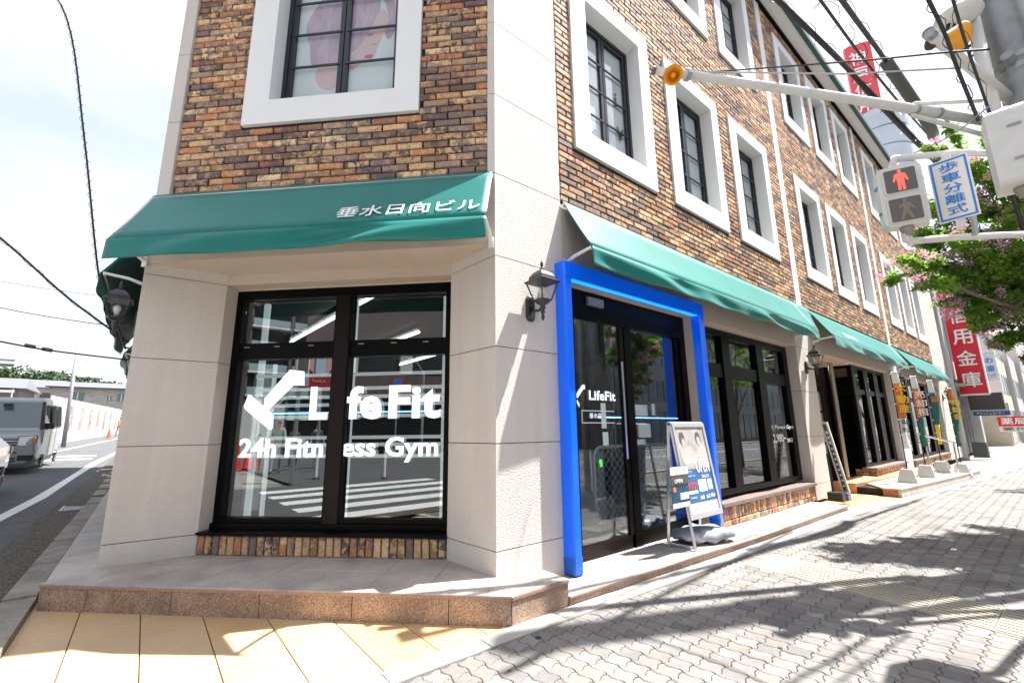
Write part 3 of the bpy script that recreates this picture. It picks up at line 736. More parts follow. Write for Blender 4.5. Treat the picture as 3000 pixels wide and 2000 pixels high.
# lettering on the first two main-facade windows
WL_ = mat('white_vinyl', (.85, .85, .85), .6); BL_ = mat('dark_vinyl', (.04, .04, .045), .5)
x0 = WR[0]
for ch, z_ in (('a', 5.62), ('i', 5.22), ('r', 4.86)):
    textobj('lettering', ch, .17 if ch != 'i' else .05, .22, WL_, w0, (x0+.42, .2, z_), (1, 0, 0), bold=.03)
textobj('lettering', 'v', .15, .2, BL_, w0, (x0+1.08, .2, 5.12), (1, 0, 0), bold=.01)
textobj('lettering', 'i', .04, .22, BL_, w0, (x0+1.08, .2, 5.62), (1, 0, 0), bold=.02)
w1 = WINS[(0, 1, w0.name)]
t_ = textobj('lettering', 'h', .15, .24, BL_, w1, (x0+1.02, .2, 5.32), (1, 0, 0), bold=.01)
# ---------------- eaves
MB().box(.0, 24.3, -.06, .3, 10.93, 10.985).build('black_flashing', FRAME, B)
MB().box(-.1, 24.4, -.30, .0, 10.99, 11.0).build('white_soffit', PLASTER, B)
MB().box(-.1, 24.4, -.02, .2, 11.0, 11.25).build('parapet', PLASTER, B)
GRG = mat('green_gutter', (.01, .07, .055), .4)
MB().box(-.12, 24.4, -.40, -.302, 10.95, 11.10).build('gutter', GRG, B)
MB().box(-.12, 24.4, -.36, -.31, 11.10, 11.16).build('gutter_lip', PLASTER, B)
MB().prism([(0, 0), (24.2, 0), (24.2, 14), (FX, 14), (FX, FY)], 11.0, 11.24).build('roof', mat('roof', (.3, .3, .3), .9), B)
# ---------------- interior shell of the gym
INW = mat('inner_wall', (.05, .048, .045), .8); INC = mat('inner_ceiling', (.06, .056, .045), .9)
INF = mat('inner_floor', (.13, .11, .09), .45, var=.3, vs_=3, stretch=(1, 8, 1))
IP = [(.45, .72), (6.9, .4), (6.9, 8), (-1.6, 8), (-1.6, 3.2)]
MB().prism([(1.0, .14), (6.9, .3), (6.9, 8), (-1.6, 8), (-1.9, 3.0), (.4, .95)], -.05, .075).build('inner_floor', INF, B)
MB().prism([(1.0, .36), (6.9, .36), (6.9, 8), (-1.6, 8), (-1.75, 2.95), (.3, .9)], 3.02, 3.1).build('inner_ceiling', INC, B)
MB().box(6.9, 7.0, .36, 8, .0, 3.05).build('inner_wall', INW, B)
MB().box(-1.7, 6.9, 7.0, 7.1, .0, 3.05).build('inner_wall', INW, B)
MB().box(-1.75, -1.7, 3.4, 7.1, .0, 3.05).build('inner_wall', INW, B)
MB().box(7.85, 21.3, 3.4, 3.5, .0, 3.05).build('inner_wall', INW, B)
MB().box(7.85, 21.3, .36, 3.4, 3.0, 3.05).build('inner_ceiling', INC, B)
MB().box(13.9, 14.9, .9, 3.4, .0, 3.0).build('inner_wall', INW, B)
# rear mass, so that the storeys above are closed
MB().box(1.2, 21.4, .4, .45, 3.1, 11).build('inner_wall', INW, B)
MB().fbox(FC, .2, 3.2, .42, .46, 3.1, 11).build('inner_wall', INW, B)

# ================================================================== SHOP WINDOWS
def shopwin(F, u0, u1, z0, z1, d, cols, trans, gl=GLS, m=FRAME, dep=.10, fw=.07, head=.0, name='shop_window', first=0):
    """cols: list of (pane_u0, pane_u1); trans: (z_low_top, z_high_bottom) or None"""
    wn = MB()
    wn.fbox(F, u0, u1, d, d+dep, z0, z0+fw).fbox(F, u0, u1, d, d+dep, z1-fw-head, z1).fbox(F, u0, cols[0][0], d, d+dep, z0+fw, z1-fw-head).fbox(F, cols[-1][1], u1, d, d+dep, z0+fw, z1-fw-head)
    wn = wn.build(name, m, B)
    for a, b in zip(cols, cols[1:]):
        MB().fbox(F, a[1], b[0], d-.012, d+dep-.002, z0+fw+.001, z1-fw-head-.001).build('mullion', m, wn)
    for a, b in cols:
        if trans:
            MB().fbox(F, a+.001, b-.001, d+.006, d+dep-.006, trans[0], trans[1]).build('transom', m, wn)
            MB().fbox(F, a, b, d+.045, d+.053, z0+fw, trans[0]).build('pane', gl, wn)
            MB().fbox(F, a, b, d+.045, d+.053, trans[1], z1-fw-head).build('pane', gl, wn)
        else: MB().fbox(F, a, b, d+.045, d+.053, z0+fw, z1-fw-head).build('pane', gl, wn)
    return wn
cw_ = shopwin(FC, .562, 2.946, .40, 2.848, .62, [(.605, 1.62), (1.80, 2.865)], (2.09, 2.262), dep=.11, fw=.10)
MB().fbox(FC, .515, 2.946, .42, .62, .378, .40).build('window_sill', FRAME, B)
MB().fbox(FC, .565, 2.944, .585, .62, .40, .455).build('sill_step', FRAME, cw_)
MB().fbox(FC, 1.635, 1.785, .60, .62, .456, 2.75).build('mullion_cover', BROWNF, cw_)
for u_ in (.78, 1.12, 1.47, 2.02, 2.4, 2.74): MB().fbox(FC, u_, u_+.055, .604, .62, 2.215, 2.221).build('vent_slot', mat('slot', (.4, .36, .33), .5), cw_)
# letters on the corner window
LET = mat('white_letters_added_glow', (.80, .81, .82), .5, emit=(.93, .97, 1), es=.24)  # glow put into the letter colour so the lettering reads bright
U_ = (Q, -Q, 0)
def cP(u, z, d=.64): return FC.P(u, d, z)
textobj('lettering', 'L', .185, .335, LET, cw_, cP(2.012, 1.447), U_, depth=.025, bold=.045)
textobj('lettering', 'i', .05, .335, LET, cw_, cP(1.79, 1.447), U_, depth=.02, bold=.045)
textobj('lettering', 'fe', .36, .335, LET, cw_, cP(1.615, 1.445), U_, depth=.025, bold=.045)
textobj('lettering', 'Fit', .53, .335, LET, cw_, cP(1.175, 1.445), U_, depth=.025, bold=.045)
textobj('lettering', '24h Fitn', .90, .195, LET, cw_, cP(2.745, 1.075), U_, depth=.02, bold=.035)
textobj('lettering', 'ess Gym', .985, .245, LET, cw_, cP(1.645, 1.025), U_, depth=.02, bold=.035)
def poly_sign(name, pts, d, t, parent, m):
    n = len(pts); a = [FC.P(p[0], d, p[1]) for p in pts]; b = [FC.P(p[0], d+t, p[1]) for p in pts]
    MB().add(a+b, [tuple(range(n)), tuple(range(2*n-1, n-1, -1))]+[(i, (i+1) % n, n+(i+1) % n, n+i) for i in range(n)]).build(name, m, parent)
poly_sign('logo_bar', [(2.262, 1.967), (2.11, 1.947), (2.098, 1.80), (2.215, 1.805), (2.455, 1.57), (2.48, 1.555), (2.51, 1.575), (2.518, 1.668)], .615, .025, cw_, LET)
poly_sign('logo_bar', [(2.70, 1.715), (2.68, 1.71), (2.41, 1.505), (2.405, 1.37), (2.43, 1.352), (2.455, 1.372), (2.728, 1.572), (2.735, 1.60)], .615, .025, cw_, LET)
# slatted display rack behind the corner window
rk = thing('slatted_rack', 'white slatted display rack standing behind the big lettered window', 'rack', FC.P(1.75, .95, .08))
SL = mat('white_slat_added_glow', (.85, .85, .83), .5, emit=(1, 1, 1), es=.42)  # slats are no lamp: glow added to keep them bright behind the glass
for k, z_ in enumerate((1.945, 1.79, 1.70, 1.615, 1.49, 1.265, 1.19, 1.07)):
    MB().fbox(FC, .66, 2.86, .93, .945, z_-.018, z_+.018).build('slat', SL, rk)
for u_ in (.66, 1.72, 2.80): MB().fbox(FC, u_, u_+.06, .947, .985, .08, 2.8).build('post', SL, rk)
blue = thing('blue_light_strip', 'thin glowing blue light strip behind the white slats', 'light strip', FC.P(1.75, 1.2, 1.5))
MB().fbox(FC, .45, 3.0, 1.2, 1.215, 1.535, 1.55).build('tube', mat('blue_led', (.1, .3, 1), .4, emit=(.12, .35, 1), es=5), blue)
for i, (u_, d_, lab) in enumerate(((2.85, 1.05, 'tall pale grey panel leaning inside the left edge of the corner window'),)):
    t = thing('display_panel', lab, 'panel', FC.P(u_, d_, .08))
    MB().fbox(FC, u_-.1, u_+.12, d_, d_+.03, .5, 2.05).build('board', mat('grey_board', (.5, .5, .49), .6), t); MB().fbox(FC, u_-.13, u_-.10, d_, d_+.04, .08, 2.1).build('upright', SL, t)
# fluorescent tubes
TUBE = mat('fluorescent_tube', (1, 1, 1), .4, emit=(.92, 1, .97), es=4)
tubes = [((-.34, 1.75), (-.45, 5.45), 'seen across both top panes of the corner window'), ((2.3, 4.9), (2.3, 6.9), 'low in the right pane of the corner window'), ((1.0, 3.4), (1.0, 6.6), 'deep in the middle of the gym'), ((4.3, 3.2), (4.3, 5.2), 'deep behind the first shop window')]
for (a, b, lab) in tubes:
    t = thing('ceiling_light', 'white fluorescent ceiling light %s' % lab, 'ceiling light', ((a[0]+b[0])/2, (a[1]+b[1])/2, 2.93), 'fluorescent lights inside the gym')
    MB().tube([(*a, 2.90), (*b, 2.90)], .022).build('tube', TUBE, t); MB().tube([(*a, 2.96), (*b, 2.96)], .035, 4).build('housing', WHITEM, t)
# ---------------- glass door
DR = MB().box(.93, 3.313, .12, .24, 2.50, 2.808).box(.93, 1.12, .12, .24, .072, 2.50).box(3.19, 3.313, .12, .24, .072, 2.50).build('door_frame', FRAME, B)
dl = MB().box(1.121, 1.93, .135, .18, .072, .205).box(1.121, 1.14, .135, .18, .205, 2.49).box(1.91, 1.97, .135, .18, .205, 2.49).build('door', BROWNF, B)
MB().box(1.14, 1.91, .155, .162, .205, 2.49).build('pane', GLD, dl)
MB().tube([(1.865, .09, 1.0), (1.865, .09, 2.07)], .011).build('handle', mat('steel_handle', (.7, .7, .7), .25, metal=1), dl)
MB().box(1.975, 2.10, .125, .20, .072, 2.49).build('mullion', FRAME, DR)
dr = MB().box(2.101, 3.189, .145, .19, .072, .225).box(3.10, 3.189, .145, .19, .225, 2.49).build('door', FRAME, B)
MB().box(2.101, 3.10, .165, .172, .225, 2.49).build('pane', GLD, dr)
MB().box(1.33, 1.59, .085, .12, 2.655, 2.745).build('door_sensor', mat('grey_plastic', (.22, .21, .20), .4), DR)
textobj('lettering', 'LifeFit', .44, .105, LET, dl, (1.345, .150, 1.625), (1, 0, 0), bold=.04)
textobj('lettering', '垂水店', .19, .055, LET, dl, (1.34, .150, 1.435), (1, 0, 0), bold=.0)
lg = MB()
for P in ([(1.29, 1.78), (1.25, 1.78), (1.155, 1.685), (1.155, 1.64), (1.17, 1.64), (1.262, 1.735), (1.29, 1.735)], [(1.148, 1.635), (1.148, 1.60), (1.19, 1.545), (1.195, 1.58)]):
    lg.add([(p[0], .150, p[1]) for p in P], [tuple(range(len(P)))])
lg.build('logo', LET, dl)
bx = MB(); 
for a, b, c_, d_ in ((1.22, 1.75, 1.508, 1.517), (1.22, 1.75, 1.383, 1.392), (1.22, 1.229, 1.392, 1.508)): bx.box(a, b, .149, .152, c_, d_)
bx.build('printed_border', WL_, dl)
for i, (a, b, c_, d_) in enumerate(((2.18, 2.42, 1.47, 1.60), (2.52, 2.58, 1.48, 1.62), (2.22, 2.46, 1.22, 1.38), (2.18, 2.34, 1.14, 1.2), (1.56, 1.64, 1.33, 1.60), (1.57, 1.66, 1.15, 1.29))):
    MB().box(a, b, .175, .178, c_, d_).build('paper_notice', mat('paper', (.75, .77, .74), .8, emit=(1, 1, 1), es=.16), dr if a > 2 else dl)  # paper given its own glow to stand in for light falling on it
MB().box(3.315, 3.447, .003, .30, .072, 2.808).build('door_jamb', STUCCO2, B)
# ticket gate, wire gate
tg = thing('turnstile', 'pale grey entry gate cabinet standing inside the glass door', 'entry gate', (1.9, .75, .075))
GP = mat('pale_plastic', (.55, .58, .66), .35)
MB().box(1.60, 2.06, .62, .92, .075, .15).build('base', GP, tg); MB().box(1.98, 2.10, .62, .92, .15, 1.06).build('pillar', GP, tg); MB().box(1.55, 1.98, .66, .88, .86, 1.08).build('head', mat('grey_panel', (.3, .31, .33), .4), tg)
MB().box(2.02, 2.06, .612, .62, .88, .96).build('screen', mat('green_lamp', (.1, .5, .1), .4, emit=(.1, .8, .1), es=1), tg)
wg = thing('wire_gate', 'curved galvanised tube gate filled with chain link mesh behind the door glass', 'gate', (2.55, .45, .075))
GV = mat('galvanised_tube', (.85, .86, .88), .4, metal=.1)
pts = [(1.72, .45, .28), (1.72, .45, .98)]+[(1.86-.14*math.cos(a), .45, .98+.14*math.sin(a)) for a in [i*math.pi/12 for i in range(1, 7)]]+[(3.08+.14*math.sin(a), .45, .98+.14*math.cos(a)) for a in [i*math.pi/12 for i in range(0, 7)]]+[(3.22, .45, .28), (3.22, .45, .25)]
MB().tube(pts, .021, 8).build('frame', GV, wg, smooth=True); MB().tube([(1.72, .45, .30), (3.22, .45, .30)], .017).build('rail', GV, wg)
ch = MB()
for k in range(-7, 17):
    for sgn in (1, -1):
        x0 = 1.74+k*.105; a = (x0, .45, .31); b = (x0+.78*sgn, .45, 1.09) if sgn > 0 else (x0+.78, .45, .31); 
        p0, p1 = (x0, .31), (x0+.8, 1.10)
        if sgn < 0: p0, p1 = (x0, 1.10), (x0+.8, .31)
        def cl(t): return (p0[0]+(p1[0]-p0[0])*t, .45+.004*sgn, p0[1]+(p1[1]-p0[1])*t)
        t0 = max(0, (1.735-p0[0])/.8); t1 = min(1, (3.205-p0[0])/.8)
        if t1-t0 > .05: ch.tube([cl(t0), cl(t1)], .004, 4)
ch.build('chain_link_mesh', GV, wg, kind='stuff')
MB().box(1.75, 1.95, .36, .54, .075, .12).box(3.0, 3.2, .36, .54, .075, .12).build('foot', GREYM, wg)
# blue frame round the door
BLU = mat('cobalt_blue_enamel', (.002, .125, .88), .28, spec=.5, coat=.3, emit=(0, .12, .9), es=.08)  # faint glow put into the enamel for the LED light inside the frame
BLU2 = mat('cobalt_blue_base', (.005, .12, .62), .35)
bf_ = thing('entrance_portal', 'glossy cobalt blue portal frame standing around the gym door', 'door frame', (2.05, -.06, .072))
def bx_bev(mb, x0, x1, y0, y1, z0, z1, b=.018):
    return mb.prism([(x0+b, y0), (x1-b, y0), (x1, y0+b), (x1, y1), (x0, y1), (x0, y0+b)], z0, z1)
for a in (.745, 3.31):
    bx_bev(MB(), a, a+.112, -.13, -.003, .225, 2.80).build('post', BLU, bf_)
    bx_bev(MB(), a-.003, a+.115, -.133, -.003, .085, .224, .014).build('post_base', BLU2, bf_)
    MB().lathe((a+.055, -.07, .072), [(.018, 0), (.018, .013)], 8).build('levelling_foot', GREYM, bf_)
MB().box(.86, 3.307, -.132, -.003, 2.801, 2.955).build('head_beam', BLU, bf_)
for a in (.745, 3.31): bx_bev(MB(), a-.001, a+.113, -.133, -.003, 2.803, 2.956).build('corner_cap', BLU, bf_)
for a in (.765, .838, 3.33, 3.402):
    for z_ in (.205, 2.83): MB().lathe((a, -.1335, z_), [(.005, 0), (.004, .002)], 8, ax=(0, -1, 0)).build('screw', GREYM, bf_)
MB().box(.862, 3.305, -.10, -.03, 2.797, 2.8005).build('light_diffuser', mat('blue_diffuser', (.01, .2, .9), .3, emit=(.02, .3, 1), es=.5), bf_)
# ---------------- first shop window on the main facade
sw = shopwin(FRR, 3.45, 6.95, .40, 2.79, .15, [(3.53, 4.40), (4.64, 5.60), (5.86, 6.76)], (2.06, 2.26), fw=.08, head=.02)
textobj('lettering', '24h Fitness Gym', 1.10, .085, WL_, sw, (5.70, .145, 1.275), (1, 0, 0), bold=.02)
textobj('lettering', '2,980', .43, .155, WL_, sw, (5.88, .145, 1.055), (1, 0, 0), bold=.03)
textobj('lettering', '~', .06, .03, WL_, sw, (6.34, .145, 1.12), (1, 0, 0), bold=.02)
textobj('lettering', '/30日', .24, .075, WL_, sw, (6.45, .145, 1.06), (1, 0, 0), bold=.01)
pz = thing('shop_poster', 'tall blue poster of a bare arm standing inside the third pane of the shop window', 'poster', (6.3, .42, .5))
MB().box(5.92, 6.78, .42, .43, .5, 2.0).build('sheet', mat('poster_blue', (.02, .10, .22), .5, var=.8, vs_=2.5, c2=(.09, .25, .36)), pz)
MB().add([(6.30, .415, 1.35), (6.50, .415, 1.2), (6.62, .415, 1.55), (6.58, .415, 2.0), (6.45, .415, 2.0), (6.40, .415, 1.6)], [(0, 1, 2, 3, 4, 5)]).build('printed_arm', mat('printed_tan', (.5, .3, .24), .6), pz)
b3 = thing('blue_light_strip', 'thin glowing blue light strip behind the first shop window of the long side', 'light strip', (5, 1.6, 1.5))
MB().box(3.2, 6.8, 1.60, 1.615, 1.50, 1.515).build('tube', MT['blue_led'], b3)
wr = thing('paper_wrap', 'crumpled white plastic sheet lying on the sill inside the shop window', 'plastic sheet', (4.9, .32, .47))
rr = random.Random(3)
MB().grid(lambda u, v: (3.7+2.0*u, .27+.12*v, .475+.05*rr.random()*(1-abs(2*u-1))+.01), 26, 3).build('sheet', WHITEM, wr)
# ---------------- second bay: corner show window, silver post, notices
s2_ = shopwin(FRR, 10.90, 13.90, .385, 2.79, .13, [(11.1, 11.80), (12.1, 12.72), (12.98, 13.62)], (2.10, 2.22), fw=.07)
FS = FR((10.86, .14), (0, 1), (1, 0))
s3_ = shopwin(FS, .0, .55, .385, 2.79, .0, [(.07, .47)], (2.10, 2.22), fw=.06, dep=.08)
MB().box(10.9, 11.0, .7, 3.4, .0, 2.79).build('entrance_side_wall', mat('black_panel', (.02, .02, .02), .4), B)
MB().tube([(9.98, .3, .0), (9.98, .3, 2.80)], .05, 12).build('silver_post', mat('champagne_steel', (.48, .40, .32), .3, metal=.8), B)
MB().box(7.86, 10.88, 3.30, 3.39, .0, 2.79).build('entrance_rear_wall', mat('black_panel2', (.02, .025, .022), .4), B)
NB = mat('notice_paper', (.62, .60, .56), .8, var=.12, vs_=20); NL = mat('notice_print', (.12, .12, .13), .8)
nb = thing('notice_board', 'dark board with rows of framed paper notices inside the recessed entrance', 'notice board', (10.85, 1.3, .6))
MB().box(10.82, 10.88, .75, 2.6, .55, 2.25).build('board', mat('black_panel3', (.025, .025, .025), .4), nb)
for (y0, y1, z0, z1) in ((.85, 1.65, 1.72, 2.18), (1.72, 2.4, 1.72, 2.18), (.85, 1.2, 1.30, 1.66), (1.26, 1.8, 1.30, 1.66), (1.88, 2.4, 1.3, 1.66), (.85, 1.2, .95, 1.25), (1.26, 1.8, .95, 1.25), (.85, 1.45, .60, .90), (1.52, 2.1, .6, .9)):
    n_ = MB().box(10.805, 10.82, y0, y1, z0, z1).build('notice', NB, nb); l_ = MB()
    for k in range(5): l_.box(10.8025, 10.8045, y0+.05, y1-.05, z1-.07-k*(z1-z0-.1)/5, z1-.06-k*(z1-z0-.1)/5+.004)
    l_.build('printed_lines', NL, n_)
for k, (x, y) in enumerate(((9.0, 2.2), (10.2, 1.4))):
    t = thing('downlight', 'small round downlight glowing in the %s of the recessed entrance ceiling' % ('rear' if k == 0 else 'front'), 'downlight', (x, y, 2.78), 'downlights in the recessed entrance')
    MB().lathe((x, y, 2.77), [(.05, 0), (.05, .02)], 10).build('lens', mat('warm_lamp', (1, .95, .85), .4, emit=(1, .9, .75), es=10), t)
MB().box(7.86, 10.88, .36, 3.3, 2.79, 2.82).build('entrance_ceiling', STUCCO2, B)
# posters in the second show window
pp = [mat('advert_%d' % i, c, .6, var=.9, vs_=14, c2=c2) for i, (c, c2) in enumerate((((.62, .62, .60), (.30, .45, .40)), ((.66, .60, .56), (.55, .2, .16)), ((.6, .62, .62), (.2, .4, .38))))]
for k, (a, b, z0, z1) in enumerate(((11.12, 11.78, .5, 2.06), (12.12, 12.70, .5, 2.06), (13.0, 13.6, 1.3, 2.0), (13.0, 13.6, .5, 1.2))):
    MB().box(a, b, .21, .215, z0, z1).build('advert_sheet', pp[k % 3], s2_)
# third bay
s4_ = shopwin(FRR, 15.05, 21.25, .36, 2.79, .13, [(15.2, 16.5), (16.8, 18.0), (18.3, 19.5), (19.8, 21.1)], (2.10, 2.22), fw=.07)
OR = mat('orange_advert', (.75, .16, .03), .6, var=.8, vs_=9, c2=(.75, .45, .05)); GR = mat('green_advert', (.03, .30, .16), .6, var=.5, vs_=9, c2=(.5, .55, .1))
for k, (a, b, z0, z1, m_) in enumerate(((15.3, 16.3, 1.5, 2.05, OR), (15.3, 16.4, .8, 1.4, pp[0]), (16.9, 17.9, 1.0, 2.0, OR), (17.0, 17.9, 2.25, 2.6, OR), (18.4, 19.4, 1.0, 2.0, GR), (18.4, 19.4, .5, .95, pp[2]), (19.9, 21.0, .8, 2.0, pp[1]))):
    MB().box(a, b, .195, .2, z0, z1).build('advert_sheet', m_, s4_)
# L side shop windows (edge-on)
s5_ = shopwin(FL, .9, 6.95, .40, 2.79, .2, [(1.0, 2.9), (3.1, 4.9), (5.1, 6.85)], (2.06, 2.26))
MB().fbox(FL, .87, 6.98, .02, .4, .19, .40).build('plinth_core', BRICK if False else MORTAR, B)
# ================================================================== AWNINGS
def sheet(mb, fn, nu, nv, th):
    a = MB().grid(fn, nu, nv); n = len(a.v)
    N_ = [Vector((0, 0, 0)) for _ in range(n)]
    for f in a.f:
        p = [Vector(a.v[i]) for i in f]; nn = (p[2]-p[0]).cross(p[3]-p[1])
        for i in f: N_[i] += nn
    b = [tuple(Vector(v)-N_[i].normalized()*th) for i, v in enumerate(a.v)]
    ec = {}
    for f in a.f:
        for i in range(4): ec[(f[i], f[(i+1) % 4])] = 1
    bd = [e for e in ec if (e[1], e[0]) not in ec]
    return mb.add(a.v+b, a.f+[tuple(i+n for i in reversed(f)) for f in a.f]+[(y, x, x+n, y+n) for x, y in bd])
mat('seam_thread', (.002, .12, .12), .7)
def awning(F, u0, u1t, u1f, label, text=None, ztop=3.695, sgn=1, seed=1):
    r = random.Random(seed)
    t = thing('awning', label, 'awning', F.P((u0+u1f)/2, -.2, 3.05), 'green canvas awnings')
    L = u1t-u0; Lf = u1f-u0; n = max(20, int(L*14))
    fl = lambda u, v: F.P(u0+(L*(1-v)+Lf*v)*u, -.012-.373*v, ztop-.008+(3.055-ztop)*v-.016*math.sin(math.pi*v)+.004*math.sin(u*L*1.9+v*3)*math.sin(math.pi*v))
    sheet(MB(), fl if sgn > 0 else (lambda u, v: fl(1-u, v)), n, 6, .004).build('canvas', TEAL, t, smooth=True)
    ph = [r.uniform(0, 6.3) for _ in range(4)]; k1, k2 = Lf*1.5, Lf*3.1
    def vl(u, v):
        s = math.sin(k1*u*1.9+ph[0]-v*3.2)*.5+math.sin(k2*u*1.3+ph[1]-v*2.6)*.35+math.sin(k2*2.3*u+ph[2]-v*2.2)*.22
        s *= min(1, min(u, 1-u)*Lf*2.5)
        return F.P(u0+Lf*u+(.01*s*v), -.387-.060*s*math.sin(math.pi*v*.80)-.012*v, 3.052-.195*v+.004*s*v)
    sheet(MB(), vl if sgn > 0 else (lambda u, v: vl(1-u, v)), n*2, 6, .003).build('valance', TEAL, t, smooth=True)
    MB().tube([F.P(u0+.004, -.358, 3.038), F.P(u1f-.004, -.358, 3.038)], .012).build('front_bar', WHITEM, t)
    MB().tube([F.P(u0, -.022, ztop-.055), F.P(u1t, -.022, ztop-.055)], .019).build('roller', WHITEM, t)
    for u in (u0+.015, u1f-.015):
        MB().tube([F.P(u, -.01, 2.985), F.P(u, -.15, 3.03), F.P(u, -.37, 3.05)], [.02, .018, .016]).build('arm', WHITEM, t)
        MB().fbox(F, u-.025, u+.025, -.02, -.001, 2.93, 3.03).build('bracket', WHITEM, t)
        MB().tube([F.P(u, -.02, ztop-.03), F.P(u, -.365, 3.06)], .011, 6).build('side_rail', WHITEM if u > u0+1 or F is FC else TEAL, t)
    if text:
        V_ = (Vector(F.P(0, -.012, ztop))-Vector(F.P(0, -.385, 3.055))).normalized()
        textobj('lettering', text[0], text[1], text[2], WL_, t, Vector(F.P(text[3], -.393+text[4]*.373/.64, 3.049+text[4])), text[5], tuple(V_), depth=.0035, bold=.015)
    return t
awning(FC, .02, LC+.012, LC+.012, 'green canvas awning over the big corner window, white Japanese lettering at its right end', ('垂水日向ビル', 1.27, .16, 1.355, .09, U_), sgn=-1, seed=4)
awning(FRR, .876, 7.90, 7.06, 'long sunlit green awning starting above the blue door portal', seed=2, ztop=3.69)
awning(FRR, 7.95, 15.05, 14.2, 'second sunlit green awning along the brick side, above the recessed entrance', seed=3, ztop=3.66, text=('たるみ', .9, .14, 9.0, .12, (1, 0, 0)))
awning(FRR, 15.15, 22.3, 21.4, 'third and farthest green awning, above the orange banners', seed=5, ztop=3.64)
awning(FL, .88, 6.3, 6.3, 'green awning on the shaded left side of the building, seen end-on beside the lantern', seed=6, sgn=-1)
awning(FL, 7.2, 13.5, 13.5, 'small dark tip of a farther green awning low on the left side of the building', seed=7, sgn=-1)
# ================================================================== WALL LANTERNS
LM = mat('black_cast_iron', (.018, .02, .022), .38, spec=.6)
t0 = thing('wall_lantern', None, 'lantern', (0, 0, 0), 'old style wall lanterns on the pillars')
MB().prism([(.055*math.cos(a)*1.0, .0) for a in (0,)] or [], 0, 0) if False else None
def oct_plate():
    m = MB(); P = [(-.05, -.09), (-.03, -.12), (.03, -.12), (.05, -.09), (.05, .09), (.03, .12), (-.03, .12), (-.05, .09)]; n = 8
    vs = [(x, -.002, z) for x, z in P]+[(x, -.02, z) for x, z in P]+[(x*.8, -.032, z*.85) for x, z in P]
    fs = [(i, (i+1) % n, n+(i+1) % n, n+i) for i in range(n)]+[(n+i, n+(i+1) % n, 2*n+(i+1) % n, 2*n+i) for i in range(n)]+[tuple(range(2*n, 3*n))]
    return m.add(vs, fs)
oct_plate().build('back_plate', LM, t0)
MB().tube([(0, -.03, .0), (0, -.07, -.03), (0, -.12, -.045), (0, -.165, -.03), (0, -.18, .0)], [.018, .014, .012, .014, .02]).build('arm', LM, t0, smooth=True)
C0 = (0, -.18, 0)
MB().lathe(C0, [(.004, -.15), (.012, -.135), (.018, -.11), (.010, -.09), (.022, -.07), (.016, -.05), (.028, -.03), (.02, -.01), (.05, .01), (.075, .03), (.078, .042)], 12).build('stem', LM, t0, smooth=True)
MB().lathe(C0, [(.165, .205), (.168, .214), (.125, .232), (.118, .262), (.085, .30), (.045, .325), (.014, .335)], 4).build('cap', LM, t0)
MB().lathe(C0, [(.012, .333), (.022, .343), (.008, .352), (.014, .37), (.016, .39), (.008, .41), (.002, .43)], 8).build('finial', LM, t0, smooth=True)
for k in range(4):
    a = math.pi/2*k+math.pi/4; a2 = a+math.pi/2
    p0, p1 = (C0[0]+.078*math.cos(a), C0[1]+.078*math.sin(a)), (C0[0]+.145*math.cos(a), C0[1]+.145*math.sin(a))
    q0, q1 = (C0[0]+.078*math.cos(a2), C0[1]+.078*math.sin(a2)), (C0[0]+.145*math.cos(a2), C0[1]+.145*math.sin(a2))
    MB().tube([(*p0, .035), (*p1, .207)], .007, 5).build('corner_bar', LM, t0)
    MB().add([(*p0, .04), (*q0, .04), (*q1, .205), (*p1, .205)], [(0, 1, 2, 3)]).build('glass_pane', GLC, t0)
MB().lathe(C0, [(.015, .045), (.017, .08), (.03, .11), (.032, .14), (.02, .165), (.004, .172)], 10).build('bulb', mat('bulb_glass', (.75, .75, .72), .3), t0, smooth=True)
kids_index()
for k, (p, r, l) in enumerate((((.40, 0, 2.43), 0, 'black wall lantern on the sunlit pillar left of the blue portal'), ((7.40, 0, 2.43), 0, 'black wall lantern on the pillar between the first and second shop windows'), ((14.35, 0, 2.40), 0, 'black wall lantern beside the first white topped banner'), ((22.0, 0, 2.40), 0, 'black wall lantern next to the green bank banner, farthest along the wall'), ((FX, FY+.50, 2.46), -math.pi/2, 'grey black wall lantern on the left side of the building beneath the awning end'))):
    o = t0 if k == 0 else copy_tree(t0)
    o.location = p; o.rotation_euler = (0, 0, r); o['label'] = l; WL[o.name] = Vector(p)

# ================================================================== A-FRAME SIGN ETC.
ALU = mat('brushed_aluminium', (.70, .70, .72), .3, metal=.55)
af = thing('sandwich_board', 'aluminium A-frame poster stand announcing GRAND OPEN on the step before the door', 'sandwich board', (2.6, -.21, .072))
FT, Bt = -.365, -.05
top = 1.37; yt = -.225
XA0, XA1 = 2.30, 2.96
def afp(x, s, z):  # s 0 front 1 back
    f = (z-.072)/(top-.072); return (x, (FT if s == 0 else Bt)*(1-f)+(yt+(.0 if s == 0 else .02))*f, z)
ATX = lambda z: -.07*(z-.072)/1.3
for s_ in (0, 1):
    for x in (XA0, XA1):
        MB().tube([afp(x+(0), s_, .075), afp(x+ATX(top), s_, top-.02)], .019, 4).build('leg', ALU, af)
    MB().tube([afp(XA0+ATX(top)-.01, s_, top), afp(XA1+ATX(top)+.01, s_, top)], .022, 6).build('top_rail', ALU, af)
for x in (XA0, XA1): MB().tube([afp(x, 0, .10), afp(x, 1, .10)], .014, 4).build('foot_rail', ALU, af)
def panel_pt(x, z, s=0, o=.0):
    p = Vector(afp(x+ATX(z), s, z)); return p+Vector((0, -o if s == 0 else o, 0))
